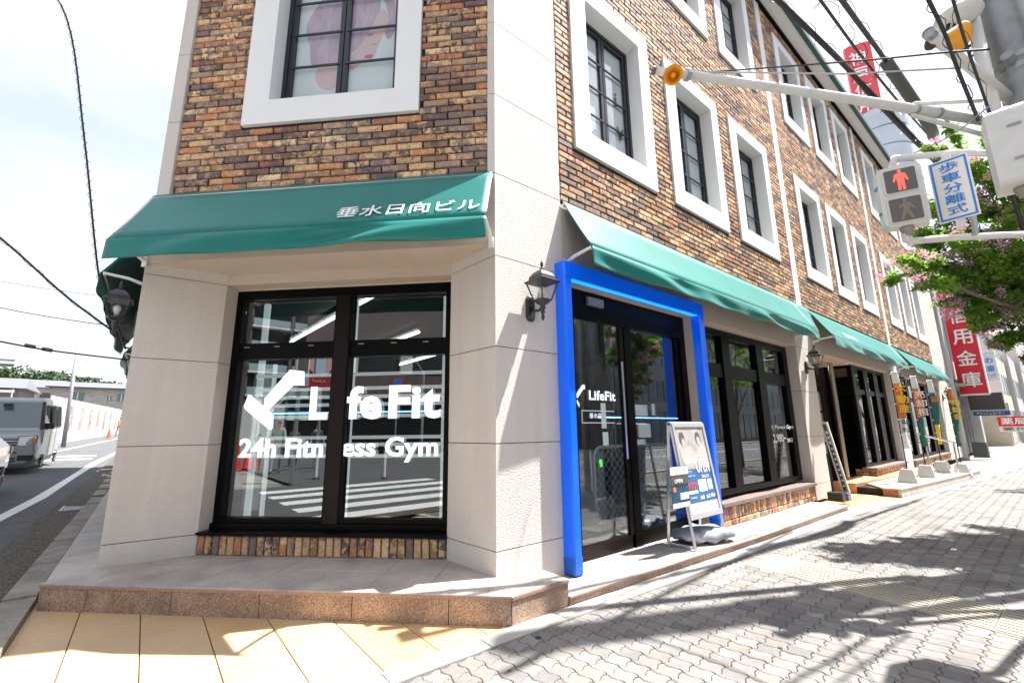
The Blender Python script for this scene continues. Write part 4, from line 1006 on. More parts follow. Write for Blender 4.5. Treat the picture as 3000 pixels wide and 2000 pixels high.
def pq(name, x0, x1, z0, z1, m, par, o=.02, s=0, t=.003):
    a = [panel_pt(x0, z0, s, o), panel_pt(x1, z0, s, o), panel_pt(x1, z1, s, o), panel_pt(x0, z1, s, o)]; b = [p+Vector((0, t if s == 0 else -t, 0)) for p in a]
    return MB().hexa([a[0], a[1], b[1], b[0], a[3], a[2], b[2], b[3]]).build(name, m, par)
pnl = pq('panel', XA0+.01, XA1-.01, .41, 1.36, mat('silver_panel', (.70, .70, .71), .35), af, .018, t=.02)
for (a, b, c_, d_) in ((XA0-.01, XA1+.01, 1.335, 1.375), (XA0-.01, XA1+.01, .375, .43), (XA0-.01, XA0+.03, .43, 1.335), (XA1-.03, XA1+.01, .43, 1.335)):
    pq('snap_frame', a, b, c_, d_, ALU, af, .032, t=.014)
PX0, PX1 = XA0+.03, XA1-.03
pq('poster', PX0, PX1, .43, 1.335, mat('poster_white', (.66, .67, .68), .5), af, .0205)
pq('poster_blue', PX0, PX1, .53, .88, mat('poster_navy', (.05, .15, .36), .5, var=.2, vs_=3), af, .0215, t=.001)
pq('poster_photo', PX0, PX1, .88, 1.335, mat('poster_photo', (.60, .56, .53), .5, var=.8, vs_=4.5, c2=(.24, .22, .22)), af, .0215, t=.001)
def af_blob(pts, m, nm, k=0):
    n = len(pts); MB().add([panel_pt(PX0+p[0], p[1], 0, .0225+.0006*k) for p in sm(pts, 2)], [tuple(range(n*4))]).build(nm, m, af)
DK = mat('printed_dark', (.10, .09, .09), .6); PL = mat('printed_pale', (.46, .43, .41), .6); MS = mat('printed_midtone', (.50, .40, .35), .6)
af_blob([(.05, 1.22), (.08, 1.28), (.15, 1.28), (.18, 1.20), (.14, 1.13), (.07, 1.14)], DK, 'printed_head', 1)
af_blob([(.10, 1.20), (.15, 1.22), (.17, 1.14), (.13, 1.09), (.09, 1.12)], MS, 'printed_head', 2)
af_blob([(.02, 1.12), (.1, 1.1), (.25, 1.14), (.33, 1.0), (.28, .9), (.04, .9)], PL, 'printed_body', 1)
af_blob([(.40, 1.26), (.46, 1.29), (.51, 1.24), (.50, 1.14), (.43, 1.13), (.39, 1.18)], DK, 'printed_head', 1)
af_blob([(.42, 1.22), (.48, 1.23), (.49, 1.15), (.45, 1.11), (.42, 1.15)], PL, 'printed_head', 2)
af_blob([(.36, 1.1), (.45, 1.11), (.56, 1.06), (.57, .92), (.38, .92)], PL, 'printed_body', 1)
def aft(body, x, z, w_, h_, m, bold=0, o=.024):
    p = panel_pt(x, z, 0, o); q_ = panel_pt(x, z+.1, 0, o)
    textobj('lettering', body, w_, h_, m, af, p, (1, 0, 0), tuple((q_-p).normalized()), depth=.0015, bold=bold)
WT = mat('printed_white', (.85, .85, .85), .6); RD = mat('printed_red', (.65, .10, .05), .6)
aft('GRAND', PX0+.06, .93, .22, .07, WT, .02); aft('OPEN', PX0+.28, .83, .28, .16, WT, .03)
aft('24H FITNESS GYM', PX0+.29, 1.0, .25, .02, WT, .01)
aft('オープン', PX0+.05, .84, .12, .025, WT, .01); aft('キャンペーン', PX0+.05, .795, .17, .027, WT, .01); aft('2026.2.24', PX0+.36, .775, .15, .033, WT, .02)
aft('100', PX0+.05, .67, .14, .075, RD, .03); aft('%', PX0+.20, .70, .04, .035, RD, .02)
pq('printed_box', PX0+.26, PX0+.43, .635, .76, WT, af, .0235, t=.001); pq('printed_box', PX0+.46, PX0+.55, .645, .755, WT, af, .0235, t=.001); pq('printed_box', PX0+.03, PX0+.22, .625, .655, WT, af, .0235, t=.001)
aft('0', PX0+.29, .555, .035, .045, WT, .02); aft('3,980', PX0+.42, .555, .14, .045, WT, .02)
for xx in (.25, .38): af_blob([(xx, .56), (xx+.02, .55), (xx+.035, .575), (xx+.018, .60), (xx-.002, .585)], WT, 'printed_dot', 3)
aft('初期費用', PX0+.05, .575, .12, .02, WT); aft('LifeFit', PX0+.06, .465, .12, .025, mat('printed_grey', (.25, .27, .3), .6), .01)
# leaflet holder on the left leg
lh = thing('leaflet_box', 'clear leaflet box with a red lettered lid clipped to the left of the poster stand', 'leaflet box', (2.12, -.33, .5))
LX0, LX1, LY = 1.98, 2.30, -.345
MB().box(LX0, LX1, LY, LY+.006, .52, .93).build('front', mat('leaflet_print', (.03, .13, .26), .4, var=.9, vs_=9, c2=(.02, .03, .05)), lh)
MB().box(LX0, LX1, LY+.008, LY+.10, .515, .535).build('tray', GLC, lh); MB().box(LX0, LX0+.006, LY+.008, LY+.1, .536, .9).build('side', GLC, lh)
lc_ = MB().box(LX0-.01, LX1+.01, LY-.004, LY-.001, .845, .925).build('lid_card', WT, lh)
textobj('lettering', 'フタを開いてご自由に', .29, .028, RD, lh, (LX0+.012, LY-.006, .885), (1, 0, 0)); textobj('lettering', 'お取りください', .20, .026, RD, lh, (LX0+.06, LY-.006, .852), (1, 0, 0))
MB().box(LX0, LX1, LY-.003, LY-.0005, .745, .84).build('photo_strip', DK, lh)
textobj('lettering', 'OPEN', .15, .04, WT, lh, (LX0+.05, LY-.006, .765), (1, 0, 0), bold=.04)
MB().box(LX0+.15, LX1-.01, LY-.003, LY-.0005, .595, .66).box(LX0, LX1, LY-.003, LY-.0005, .52, .565).build('white_box', WT, lh)
MB().lathe((LX0+.05, LY-.001, .70), [(.028, 0), (.028, .002)], 12, ax=(0, -1, 0)).build('orange_dot', mat('printed_orange', (.8, .25, .02), .6), lh)
# grey sand bag
bagm = mat('silver_grey_tarpaulin', (.34, .36, .41), .38, metal=.15, var=.25, vs_=5, bump=.3, bs=14)
bag = MB(); rr = random.Random(9)
def bagf(u, v):
    a = u*2*math.pi; b = (v-.5)*math.pi
    cx = math.copysign(abs(math.cos(a))**.55, math.cos(a)); sx = math.copysign(abs(math.sin(a))**.55, math.sin(a)); cb = max(0, math.cos(b))**.6
    L, W, H = .40, .20, .085
    x = L*cx*cb; y = W*sx*cb; z = H*math.sin(b)
    tp_ = 1-.35*max(0, -x/L); y *= tp_; z *= 1-.25*abs(x/L)
    z += .018*math.sin(x*38+y*9)*cb*(1 if x < .1 else .25)+.012*math.sin(x*17-y*31)*cb+.05*max(0, -x/L-.4)
    ca, sa = math.cos(-.25), math.sin(-.25)
    return (2.75+x*ca-y*sa, -.20+x*sa+y*ca, .155+max(z, -.082))
bag.grid(bagf, 56, 24)
tag(bag.build('weight_bag', bagm, smooth=True), 'silver grey weight bag slumped across the foot of the poster stand', 'weight bag')
# leaning menu board
mb_ = thing('leaning_signboard', 'tall narrow silver-framed signboard tilted back beside the recessed entrance', 'signboard', (7.35, -.35, .072))
def lb(y, z, o=0): # board leaning: lower edge forward
    f = (z-.02)/1.36; return (7.36+.04*f+o, y-.20*1+.22*f-.07, z)
y0, y1 = -.16, -.03
bd = lambda ya, yb, za, zb, o0, o1: MB().hexa([lb(ya, za, o0), lb(ya, za, o1), lb(yb, za, o1), lb(yb, za, o0), lb(ya, zb, o0), lb(ya, zb, o1), lb(yb, zb, o1), lb(yb, zb, o0)])
FR_ = mat('ivory_frame', (.58, .58, .50), .4)
bd(-.155, -.075, .08, 1.40, 0, .03).build('face', mat('dark_board', (.10, .085, .08), .5, var=.4, vs_=10), mb_)
bd(-.170, -.1665, .075, 1.41, -.02, .03).build('frame_face', FR_, mb_)
for a, b in ((-.165, -.145), (-.085, -.065)): bd(a, b, .07, 1.41, -.022, -.001).build('frame_bar', FR_, mb_)
bd(-.144, -.086, 1.37, 1.41, -.022, -.001).build('frame_bar', FR_, mb_); bd(-.144, -.086, .07, .11, -.022, -.001).build('frame_bar', FR_, mb_)
for k in range(12): bd(-.128, -.102, .2+k*.09, .225+k*.09+(.03 if k > 8 else 0), -.006, -.001).build('white_dash', WT, mb_)
BB = mat('black_rubber', (.02, .02, .022), .5)
MB().box(6.98, 7.20, -.40, -.18, .074, .22).build('base_weight', BB, mb_); MB().box(7.215, 7.36, -.42, -.18, .074, .20).build('base_weight', mat('grey_rubber', (.16, .16, .18), .5), mb_)
MB().tube([(7.12, -.24, .2), (7.2, -.2, .85)], .018).build('rear_stay', BB, mb_)
# nobori banners with concrete stands
CW = mat('white_concrete', (.60, .60, .57), .8, bump=.2, bs=60)
def banner(x, y, z0, h, cols, body, lab, bend=0, w_=.19, dirn=(.75, -.66)):
    t = thing('banner_stand', 'white concrete block under the %s' % lab, 'banner stand', (x, y, z0), 'concrete banner stands')
    s = .17; P = [(x-s, y-s), (x+s, y-s), (x+s, y+s), (x-s, y+s)]; q_ = [(x-s*.6, y-s*.6), (x+s*.6, y-s*.6), (x+s*.6, y+s*.6), (x-s*.6, y+s*.6)]
    MB().add([(*p, z0) for p in P]+[(*p, z0+.27) for p in q_], [(0, 1, 2, 3), (4, 5, 6, 7), (0, 1, 5, 4), (1, 2, 6, 5), (2, 3, 7, 6), (3, 0, 4, 7)]).build('block', CW, t)
    MB().box(x-.06, x+.06, y-s*.86-.01, y-s*.8, z0+.14, z0+.155).build('slot', JOINT, t)
    b = thing('nobori_banner', lab[0].upper()+lab[1:] if False else lab, 'banner', (x, y, z0+.27), 'banner flags outside the bank')
    MB().tube([(x, y, z0+.2), (x+.02, y, z0+h)], .012, 6).build('pole', BB, b)
    d = Vector(dirn).normalized(); zt = z0+h-.03; Lh = h-.72
    def fn(u, v): 
        o = .03*math.sin(v*7+u*2)*(u); c = 1-.25*v
        return (x+.01+d.x*w_*u*c+o*.8, y+d.y*w_*u*c+o, zt-Lh*v)
    MB().tube([fn(0, 0), fn(1.05, 0)], .008, 5).build('cross_rod', WHITEM, b)
    n = len(cols)
    for i, (v0, v1, m_) in enumerate(cols):
        sheet(MB(), lambda u, v: fn(u, v0+(v1-v0)*v), 5, 8, .002).build('cloth', m_, b, smooth=True)
    for (ch_, v, m_, hh) in body:
        p = Vector(fn(.18, v)); q2 = Vector(fn(.82, v)); U = (q2-p).normalized()
        textobj('lettering', ch_, .20, hh, m_, b, p+Vector((-d.y, d.x, 0))*-.012+Vector((-.03, -.012, 0)), tuple(U), depth=.004, bold=.03)
    for k in range(5):
        MB().fbox(FRR, x-.02, x+.03, y-.012, y+.012, zt-.06-k*Lh/5, zt-.03-k*Lh/5).build('loop', WHITEM, b)
CG = mat('banner_green', (.01, .13, .09), .7, var=.3, vs_=8); CO = mat('banner_orange', (.50, .09, .015), .7, var=.4, vs_=8, c2=(.55, .25, .05)); CWh = mat('banner_white', (.70, .70, .68), .7); CY = mat('banner_yellow', (.8, .5, .05), .7)
banner(10.25, -.70, .162, 2.35, ((0, .16, CWh), (.16, .62, CO), (.62, 1, CWh)), (('不', .30, CY, .17), ('動', .42, CY, .17), ('産', .54, CY, .17), ('無', .7, CG, .12), ('料', .8, CG, .12)), 'orange and white banner nearest the entrance')
banner(11.75, -.76, .162, 2.35, ((0, .18, CWh), (.18, .60, CO), (.60, 1, CG)), (('売', .32, CWh, .17), ('却', .45, CWh, .17), ('相', .57, CWh, .17)), 'orange banner with green foot, second from the entrance')
banner(13.45, -.80, .162, 2.35, ((0, .2, CWh), (.2, .7, CG), (.7, 1, CY)), (('談', .35, CO, .16),), 'dark green banner with a yellow foot')
banner(13.9, -1.10, .10, 2.2, ((0, .25, CO), (.25, .75, CG), (.75, 1, CG)), (('相', .3, CY, .15), ('談', .42, CY, .15), ('会', .54, CY, .15)), 'curved green banner farthest from the entrance', dirn=(.8, -.6))
# handrail by the bank
hr = thing('handrail', 'slim steel handrail sloping down beside the farthest banner', 'handrail', (13.3, -1.0, 0))
MB().tube([(12.9, -.55, 1.12), (13.6, -1.12, .88)], .022).build('rail', mat('steel_handle', (.7, .7, .7), .25, metal=1), hr)
MB().tube([(13.0, -.64, .16), (13.0, -.64, 1.07)], .02).build('post', MT['steel_handle'], hr); MB().tube([(13.55, -1.08, .1), (13.55, -1.08, .9)], .02).build('post', MT['steel_handle'], hr)
# ================================================================== SIGNALS, POLE
POLE = mat('weathered_steel_pole', (.40, .42, .45), .5, metal=.35, var=.45, vs_=4, bump=.2, bs=30)
WP = mat('aged_white_paint', (.72, .71, .69), .42, var=.12, vs_=9, bump=.1, bs=70)
up = thing('utility_pole', 'thick weathered grey utility pole with clamps and pipes at the right edge', 'utility pole', (3.80, -3.22, 0))
MB().tube([(3.90, -3.30, 0), (3.72, -3.22, 6), (3.68, -3.20, 10)], [.175, .150, .14], 20).build('pole', POLE, up, smooth=True)
MB().tube([(3.70, -3.47, 0), (3.58, -3.42, 5.0), (3.56, -3.42, 6.0)], .055, 10).build('conduit', mat('beige_conduit', (.50, .46, .42), .5), up, smooth=True)
MB().tube([(3.40, -3.02, 3.75), (3.40, -3.04, 5.1)], .05, 10).build('lamp_stem', WP, up, smooth=True)
MB().lathe((3.22, -2.95, 5.06), [(.02, .09), (.10, .075), (.17, .03), (.18, 0), (.14, -.02)], 16).build('lamp_hood', WP, up, smooth=True)
for z_ in (3.3, 3.9, 4.55, 4.65, 5.6): MB().lathe((3.9-.03*z_, -3.30+.013*z_, z_), [(.162, 0), (.172, .01), (.172, .05), (.162, .06)], 20).build('band', GREYM, up)
for k, (z_, dx, dy) in enumerate(((4.62, -.22, .05), (4.60, .0, -.24), (4.70, -.15, -.18))): MB().tube([(3.76+dx*.8, -3.24+dy*.8, z_), (3.76+dx*1.25, -3.24+dy*1.25, z_+.02)], [.035, .045], 8).build('clamp', GREYM, up)
CB = mat('black_cable', (.02, .02, .022), .55)
for k in range(3): MB().tube([(3.62-.03*k, -3.0-.02*k, 7), (3.60-.03*k, -3.04, 5.2), (3.63-.02*k, -3.0, 3.8), (3.66, -3.03, 2.6)], .018, 6).build('cable', CB, up, smooth=True)
MB().tube([(3.55, -3.05, 4.95), (3.35, -2.9, 4.80), (3.22, -2.86, 4.95), (3.20, -2.9, 5.1)], .016, 6).build('cable', CB, up, smooth=True)
MB().tube([(3.55, -3.05, 4.85), (3.38, -2.93, 4.70), (3.26, -2.88, 4.85), (3.22, -2.92, 5.02)], .012, 6).build('cable', CB, up, smooth=True)
up.location = (5.62, -3.284, -.395); up.scale = (1.3, 1.3, 1.3)
spst = thing('signal_post', 'painted post just outside the right edge carrying the pedestrian signals', 'post', (4.5, -3.42, 0))
MB().tube([(4.5, -3.42, 0), (4.5, -3.42, 4.2)], .07, 12).build('shaft', WP, spst, smooth=True)
a1 = thing('signal_mast', 'long white horizontal signal arm reaching left across the brick wall from the pole', 'signal arm', (3.68, -3.1, 4.2))
MB().tube([(1.42, -.885, 4.96), (2.7, -1.54, 5.0), (4.0, -2.21, 5.02), (5.5, -2.98, 5.03)], [.042, .048, .055, .062], 12).build('arm', WP, a1, smooth=True)
MB().lathe((1.42, -.885, 4.96), [(.043, 0), (.043, .03), (.03, .035)], 12, ax=(-.65, .62, .2)).build('end_cap', mat('dark_cap', (.12, .12, .12), .5), a1)
MB().tube([(1.8, -1.08, 5.02), (3.6, -2.0, 5.35), (5.4, -3.0, 5.75)], .010, 6).build('stay_wire', GREYM, a1)
for p in ((1.75, -1.055, 4.97), (4.45, -2.44, 5.02), (4.75, -2.60, 5.025)): MB().lathe(p, [(.064, -.02), (.064, .02)], 10, ax=(.88, -.455, .02)).build('collar', GREYM, a1)
MB().tube([(4.45, -2.44, 5.10), (5.5, -2.95, 5.35)], .026, 8).build('brace', WP, a1); MB().tube([(4.4, -2.41, 4.94), (5.5, -3.0, 4.78)], .026, 8).build('brace', WP, a1)
YL = mat('orange_plastic', (.80, .33, .02), .35)
def horn(p, ax, lab, s=1):
    t = thing('horn_speaker', lab, 'speaker', p, 'orange horn speakers on the signal arms')
    MB().lathe(p, [(.02*s, -.14*s), (.035*s, -.13*s), (.045*s, -.06*s), (.065*s, 0), (.095*s, .07*s), (.10*s, .075*s), (.085*s, .068*s), (.055*s, .0), (.03*s, -.03*s)], 20, ax=ax).build('bell', YL, t, smooth=True)
    A = Vector(ax).normalized(); MB().lathe(Vector(p)-A*.01, [(.028*s, 0), (.03*s, .05*s), (.015*s, .065*s)], 12, ax=ax).build('core', YL, t, smooth=True)
    MB().lathe(Vector(p)-A*.13*s, [(.045*s, -.03), (.048*s, 0), (.03*s, .02)], 12, ax=ax).build('driver', mat('dark_driver', (.03, .03, .03), .5), t)
horn((1.50, -1.04, 4.83), (-.80, -.28, -.52), 'orange horn speaker near the free end of the long signal arm', .95)
horn((3.80, -2.86, 5.27), (.55, -.62, .12), 'orange horn speaker at the upper right beside the utility pole', 1.35)
a2 = thing('signal_mast', 'short white signal arm with an open pipe end beside the upper horn speaker', 'signal arm', (3.6, -3.3, 3.9))
MB().tube([(3.50, -2.74, 5.24), (4.1, -2.87, 5.24), (4.9, -3.04, 5.235), (5.6, -3.19, 5.23)], [.050, .052, .056, .06], 12).build('arm', WP, a2, smooth=True)
MB().lathe((3.50, -2.74, 5.24), [(.056, -.05), (.056, .03), (.045, .031), (.045, .02)], 12, ax=(-.97, .22, 0)).build('end_collar', GREYM, a2)
# pedestrian signal
def rbox(mb, O, U, Nn, w_, d0, d1, z0, z1, r=.05, n=5):
    U, Nn, O = Vector((*U, 0)).normalized(), Vector((*Nn, 0)).normalized(), Vector(O); pts = []
    for cx, cz, a0 in ((w_-r, z1-r, 0), (r, z1-r, 90), (r, z0+r, 180), (w_-r, z0+r, 270)):
        for k in range(n+1):
            a = math.radians(a0+90*k/n); pts.append((cx+r*math.cos(a), cz+r*math.sin(a)))
    m = len(pts); vs = []
    for d in (d0, d1): vs += [tuple(O+U*p[0]+Nn*d+Vector((0, 0, p[1]))) for p in pts]
    return mb.add(vs, [tuple(range(m)), tuple(range(2*m-1, m-1, -1))]+[(i, (i+1) % m, m+(i+1) % m, m+i) for i in range(m)])
def pman(O, U, Nn, cx, z0, s, d, m, par, walk=False):
    U, Nn, O = Vector((*U, 0)).normalized(), Vector((*Nn, 0)).normalized(), Vector((O[0], O[1], 0))
    P = lambda x, z: O+U*(cx+x*s)+Nn*d+Vector((0, 0, z0+z*s))
    if not walk:
        body = [(-.13, 0), (-.03, 0), (0, .42), (.03, 0), (.13, 0), (.13, .45), (.16, .62), (.22, .42), (.29, .46), (.20, .80), (.10, .84), (-.10, .84), (-.20, .80), (-.29, .46), (-.22, .42), (-.16, .62), (-.13, .45)]
    else:
        body = [(-.26, 0), (-.14, 0), (0, .36), (.14, 0), (.26, 0), (.12, .45), (.14, .6), (.28, .44), (.32, .50), (.14, .82), (-.06, .84), (-.26, .6), (-.2, .55), (-.1, .64), (-.12, .42)]
    mbx = MB().add([P(*p) for p in body], [tuple(range(len(body)))])
    mbx.lathe(P(0, .94), [(.075*s, -.001), (.075*s, .001)], 12, ax=tuple(Nn)); mbx.add([P(-.05, .84), P(.05, .84), P(.05, .9), P(-.05, .9)], [(0, 1, 2, 3)])
    mbx.build('figure', m, par)
LENS = mat('dark_signal_lens', (.12, .105, .095), .18)
def pedsig(O, U, Nn, w_, z0, z1, dep, lab, hoods=False):
    t = thing('pedestrian_signal', lab, 'pedestrian signal', (O[0], O[1], z0), 'pedestrian signal heads')
    rbox(MB(), (O[0], O[1], 0), U, Nn, w_, -dep, 0, z0, z1, .05).build('housing', WP, t)
    h = z1-z0
    for k, (a, b) in enumerate(((.06, .44), (.55, .93))):
        za, zb = z0+h*a, z0+h*b
        rbox(MB(), (O[0]+Vector((*U, 0)).normalized().x*.035, O[1]+Vector((*U, 0)).normalized().y*.035, 0), U, Nn, w_-.07, .002, .012, za-.012, zb+.012, .03).build('door', WP, t)
        l = rbox(MB(), (O[0]+Vector((*U, 0)).normalized().x*.05, O[1]+Vector((*U, 0)).normalized().y*.05, 0), U, Nn, w_-.10, .0125, .016, za, zb, .015).build('lens', LENS, t)
        pman(O, U, Nn, w_/2, za+.02*h, (zb-za)*.90, .0185, mat('signal_red', (.5, .06, .05), .5, emit=(1, .16, .12), es=.30) if k else mat('unlit_figure', (.24, .20, .15), .5), t, walk=not k)
        if hoods:
            u = Vector((*U, 0)).normalized(); n_ = Vector((*Nn, 0)).normalized(); o = Vector((O[0], O[1], 0)); c0 = o+u*w_/2+Vector((0, 0, (za+zb)/2))
            pts = lambda D, s: [c0+n_*D+u*(w_*.46*math.cos(a_)*s)+Vector((0, 0, (zb-za)*.60*math.sin(a_)*s)) for a_ in [math.radians(x) for x in range(-30, 211, 15)]]
            A, Bp, A2, B2 = pts(.012, 1), pts(.22, .95), pts(.012, .94), pts(.22, .90); n = len(A)
            MB().add(A+Bp+B2+A2, [(i, i+1, n+i+1, n+i) for i in range(n-1)]+[(2*n+i, 2*n+i+1, 3*n+i+1, 3*n+i) for i in range(n-1)]+[(n+i, n+i+1, 2*n+i+1, 2*n+i) for i in range(n-1)]).build('hood', WP, t)
    u = Vector((*U, 0)).normalized(); n_ = Vector((*Nn, 0)).normalized(); o = Vector((O[0], O[1], 0))
    for z_ in (z0+h*.28, z0+h*.72):
        p = o+u*(w_+.004)-n_*dep*.45+Vector((0, 0, z_)); MB().tube([p-n_*.035, p+n_*.035], .012, 4).build('latch', GREYM, t)
        p = o-u*.004-n_*dep*.45+Vector((0, 0, z_)); MB().tube([p-n_*.035, p+n_*.035], .012, 4).build('latch', GREYM, t)
    p = o+u*w_*.5-n_*dep*.5
    MB().lathe(p+Vector((0, 0, z0)), [(.05, 0), (.055, -.02), (.04, -.05), (.035, -.08)], 12).build('socket', mat('stained_socket', (.30, .26, .22), .6), t)
    MB().lathe(p+Vector((0, 0, z1)), [(.05, -.01), (.055, .02), (.03, .06)], 12).build('cap', WP, t)
    return t
UU, NN_ = (.38, -.925), (-.925, -.38)
pedsig((2.835, -2.225), UU, NN_, .325, 3.105, 3.69, .13, 'white pedestrian signal showing a red standing figure, beside the blue lettered sign')
pedsig((2.54, -3.21), (.93, .10), (.12, -.99), .33, 3.08, 3.69, .25, 'white pedestrian signal with hoods seen from behind at the right edge', hoods=True)
# sign board
BW = mat('sign_white', (.74, .70, .68), .45); BLS = mat('sign_blue', (.01, .20, .60), .45)
sg = thing('crossing_sign', 'white sign with blue border and blue vertical Japanese characters next to the pedestrian signal', 'sign', (3.21, -2.68, 3.13))
SF = FR((3.205, -2.545), (-.02, -1), (.9998, -.02))
w_ = .265
MB().fbox(SF, 0, w_, 0, .012, 3.13, 3.73).build('board', BW, sg)
bm_ = MB(); 
ring(bm_, SF, (.012, w_-.012, 3.142, 3.718), (.026, w_-.026, 3.158, 3.702), -.003, -.0005); bm_.build('border', BLS, sg)
for k, ch_ in enumerate('歩車分離式'):
    textobj('lettering', ch_, .125, .088, BLS, sg, SF.P(.070, -.003, 3.60-k*.104), (-.02, -1, 0), depth=.001, bold=.018)
MB().fbox(SF, .10, .16, .013, .06, 3.73, 3.78).build('clip', WP, sg); MB().fbox(SF, .10, .16, .013, .06, 3.06, 3.13).build('clip', WP, sg)
a3 = thing('signal_bracket', 'white tubular bracket carrying the pedestrian signal and the blue lettered sign', 'bracket', (3.7, -3.0, 3.0))
MB().tube([(2.93, -2.34, 3.72), (2.95, -2.36, 3.80), (3.02, -2.40, 3.81), (3.35, -2.72, 3.83), (4.5, -3.42, 3.93)], .030, 10).build('upper_tube', WP, a3, smooth=True)
MB().tube([(2.95, -2.33, 3.05), (2.97, -2.33, 2.99), (3.03, -2.36, 2.985), (3.4, -2.66, 3.02), (4.5, -3.42, 3.1)], .032, 10).build('lower_tube', WP, a3, smooth=True)
MB().tube([(3.42, -2.78, 3.82), (3.42, -2.74, 3.02)], .022, 4).build('upright', GREYM, a3)
MB().tube([(2.68, -3.10, 3.02), (2.70, -3.11, 2.93), (2.80, -3.16, 2.88), (3.3, -3.22, 2.88), (4.5, -3.42, 2.88)], .030, 10).build('lower_tube', WP, a3, smooth=True)
# ================================================================== OVERHEAD CABLES
def cable(pts, r, lab, helix=None, ext0=0, ext1=0, group=None, n=7, m=CB, sag=0):
    pts = [Vector(p) for p in pts]
    if ext0: pts.insert(0, pts[0]+(pts[0]-pts[1])*ext0)
    if ext1: pts.append(pts[-1]+(pts[-1]-pts[-2])*ext1)
    # smooth resample
    out_ = []
    for i in range(len(pts)-1):
        p0, p1, p2_, p3 = pts[max(i-1, 0)], pts[i], pts[i+1], pts[min(i+2, len(pts)-1)]
        for k in range(6):
            t = k/6; out_.append(.5*((2*p1)+(p2_-p0)*t+(2*p0-5*p1+4*p2_-p3)*t*t+(3*p1-p0-3*p2_+p3)*t**3))
    out_.append(pts[-1])
    t_ = thing('overhead_cable', lab, 'cable', pts[len(pts)//2], group)
    MB().tube(out_, r, n).build('wire', m, t_, smooth=True)
    if helix:
        hr_, pitch, tr = helix; hp = []; L = 0
        for a, b in zip(out_, out_[1:]):
            sl_ = (b-a).length; d = (b-a).normalized(); x = d.orthogonal().normalized(); y = d.cross(x)
            k = max(1, int(sl_/pitch*8))
            for q in range(k):
                s = L+sl_*q/k; an = 2*math.pi*s/pitch; hp.append(a+(b-a)*(q/k)+(x*math.cos(an)+y*math.sin(an))*hr_)
            L += sl_
        MB().tube(hp, tr, 4).build('spiral_wrap', m, t_)
    return t_
GC = 'cables crossing above the main street'; GL_ = 'cables above the left street'
cable([(-4.6, 6.0, 8.6), (-3.93, 5.6, 7.55), (-3.45, 5.3, 5.55), (-2.98, 4.85, 3.35), (-2.74, 4.75, 2.78), (-2.60, 4.75, 2.44)], .012, 'spiral wrapped cable dropping from the top left to the left awning', (.026, .16, .003), ext0=1.2, group=GL_)
cable([(-4.6, 5.4, 4.35), (-3.91, 5.35, 3.74), (-3.35, 5.3, 3.20), (-2.88, 5.25, 2.82), (-2.6, 5.2, 2.60)], .014, 'thick black cable sloping down from the left edge to the lantern', (.024, .35, .003), ext0=2, group=GL_)
cable([(-4.4, 5.6, 2.62), (-3.88, 5.5, 2.52), (-3.4, 5.6, 2.46), (-2.6, 5.8, 2.43)], .011, 'low black cable with two small boxes below the left awning', None, ext0=2, group=GL_)
for k, (x, y, z) in enumerate(((-3.60, 5.56, 2.49), (-3.44, 5.6, 2.465))):
    tag(MB().tube([(x-.05, y, z+.012), (x+.05, y, z-.004)], .026, 8).build('cable_joint', mat('grey_joint', (.10, .10, .11), .5)), 'small %s splice box on the low cable at the left' % ('square black' if k == 0 else 'long grey'), 'splice box', 'splice boxes on the low cable')
cable([(-8, 14, 5.0), (-5.0, 13, 4.35), (-2.7, 12.5, 4.15), (-1, 12, 4.2)], .010, 'thin far cable crossing the pale sky behind the left awning, lower one', None, group=GL_)
cable([(-8, 14.5, 5.6), (-5.0, 13.5, 5.15), (-2.7, 13, 5.1), (-1, 12, 5.2)], .005, 'hair thin far cable behind the left awning, upper one', None, group=GL_)
cable([(3.063, -1.605, 6.366), (4.647, -1.842, 6.192), (5.676, -1.959, 6.062), (8.714, -2.187, 6.196)], .032, 'thick dark cable bundle passing in front of the green gutter', (.06, .5, .004), ext0=.6, ext1=1, group=GC, n=9)
cable([(3.169, -1.614, 6.384), (4.704, -1.878, 6.127), (5.733, -2.008, 6.059), (8.717, -2.220, 6.201)], .012, 'thin cable lashed beside the thick bundle near the gutter', None, ext0=.6, ext1=1, group=GC)
cable([(3.641, -1.895, 6.517), (5.668, -1.898, 6.879), (8.193, -1.966, 7.257), (11.707, -1.978, 8.172)], .018, 'twisted thin cable with wide loops between the two thick ones', (.10, .7, .005), ext0=.6, ext1=1, group=GC)
cable([(3.674, -2.090, 6.365), (6.195, -2.086, 7.001), (7.703, -2.089, 7.298)], .03, 'grey covered cable coming down from the top edge above the red roof sign', (.06, .8, .004), ext0=.6, group=GC)
cable([(6.195, -2.084, 6.989), (7.718, -2.276, 6.512), (8.718, -2.245, 6.693)], .085, 'very thick grey sleeved cable end hanging toward the flowering tree', None, group=GC, n=12, m=mat('grey_sleeve', (.10, .10, .10), .5))
cable([(2.341, -2.830, 4.750), (2.743, -2.864, 4.637), (3.043, -2.878, 4.462), (3.544, -2.904, 4.309)], .015, 'dark cable pair running down left of the upper horn speaker', (.035, .4, .004), ext0=.6, ext1=.4, group=GC)
cable([(2.345, -2.958, 4.636), (2.745, -2.966, 4.450), (3.345, -2.992, 4.184)], .011, 'single dark cable running down between horn speaker and pole', (.035, .5, .003), ext0=.6, ext1=.4, group=GC)
cable([(2.552, -1.024, 5.492), (2.587, -2.257, 4.733), (2.342, -2.836, 4.235), (2.244, -3.074, 4.022)], .008, 'slim nearly level stay cable crossing above the long signal arm', None, group=GC)
cable([(3.319, -2.469, 3.953), (2.939, -2.761, 3.812), (2.345, -3.008, 3.643)], .006, 'slim slanting stay cable above the pedestrian signal', None, group=GC, m=GREYM)

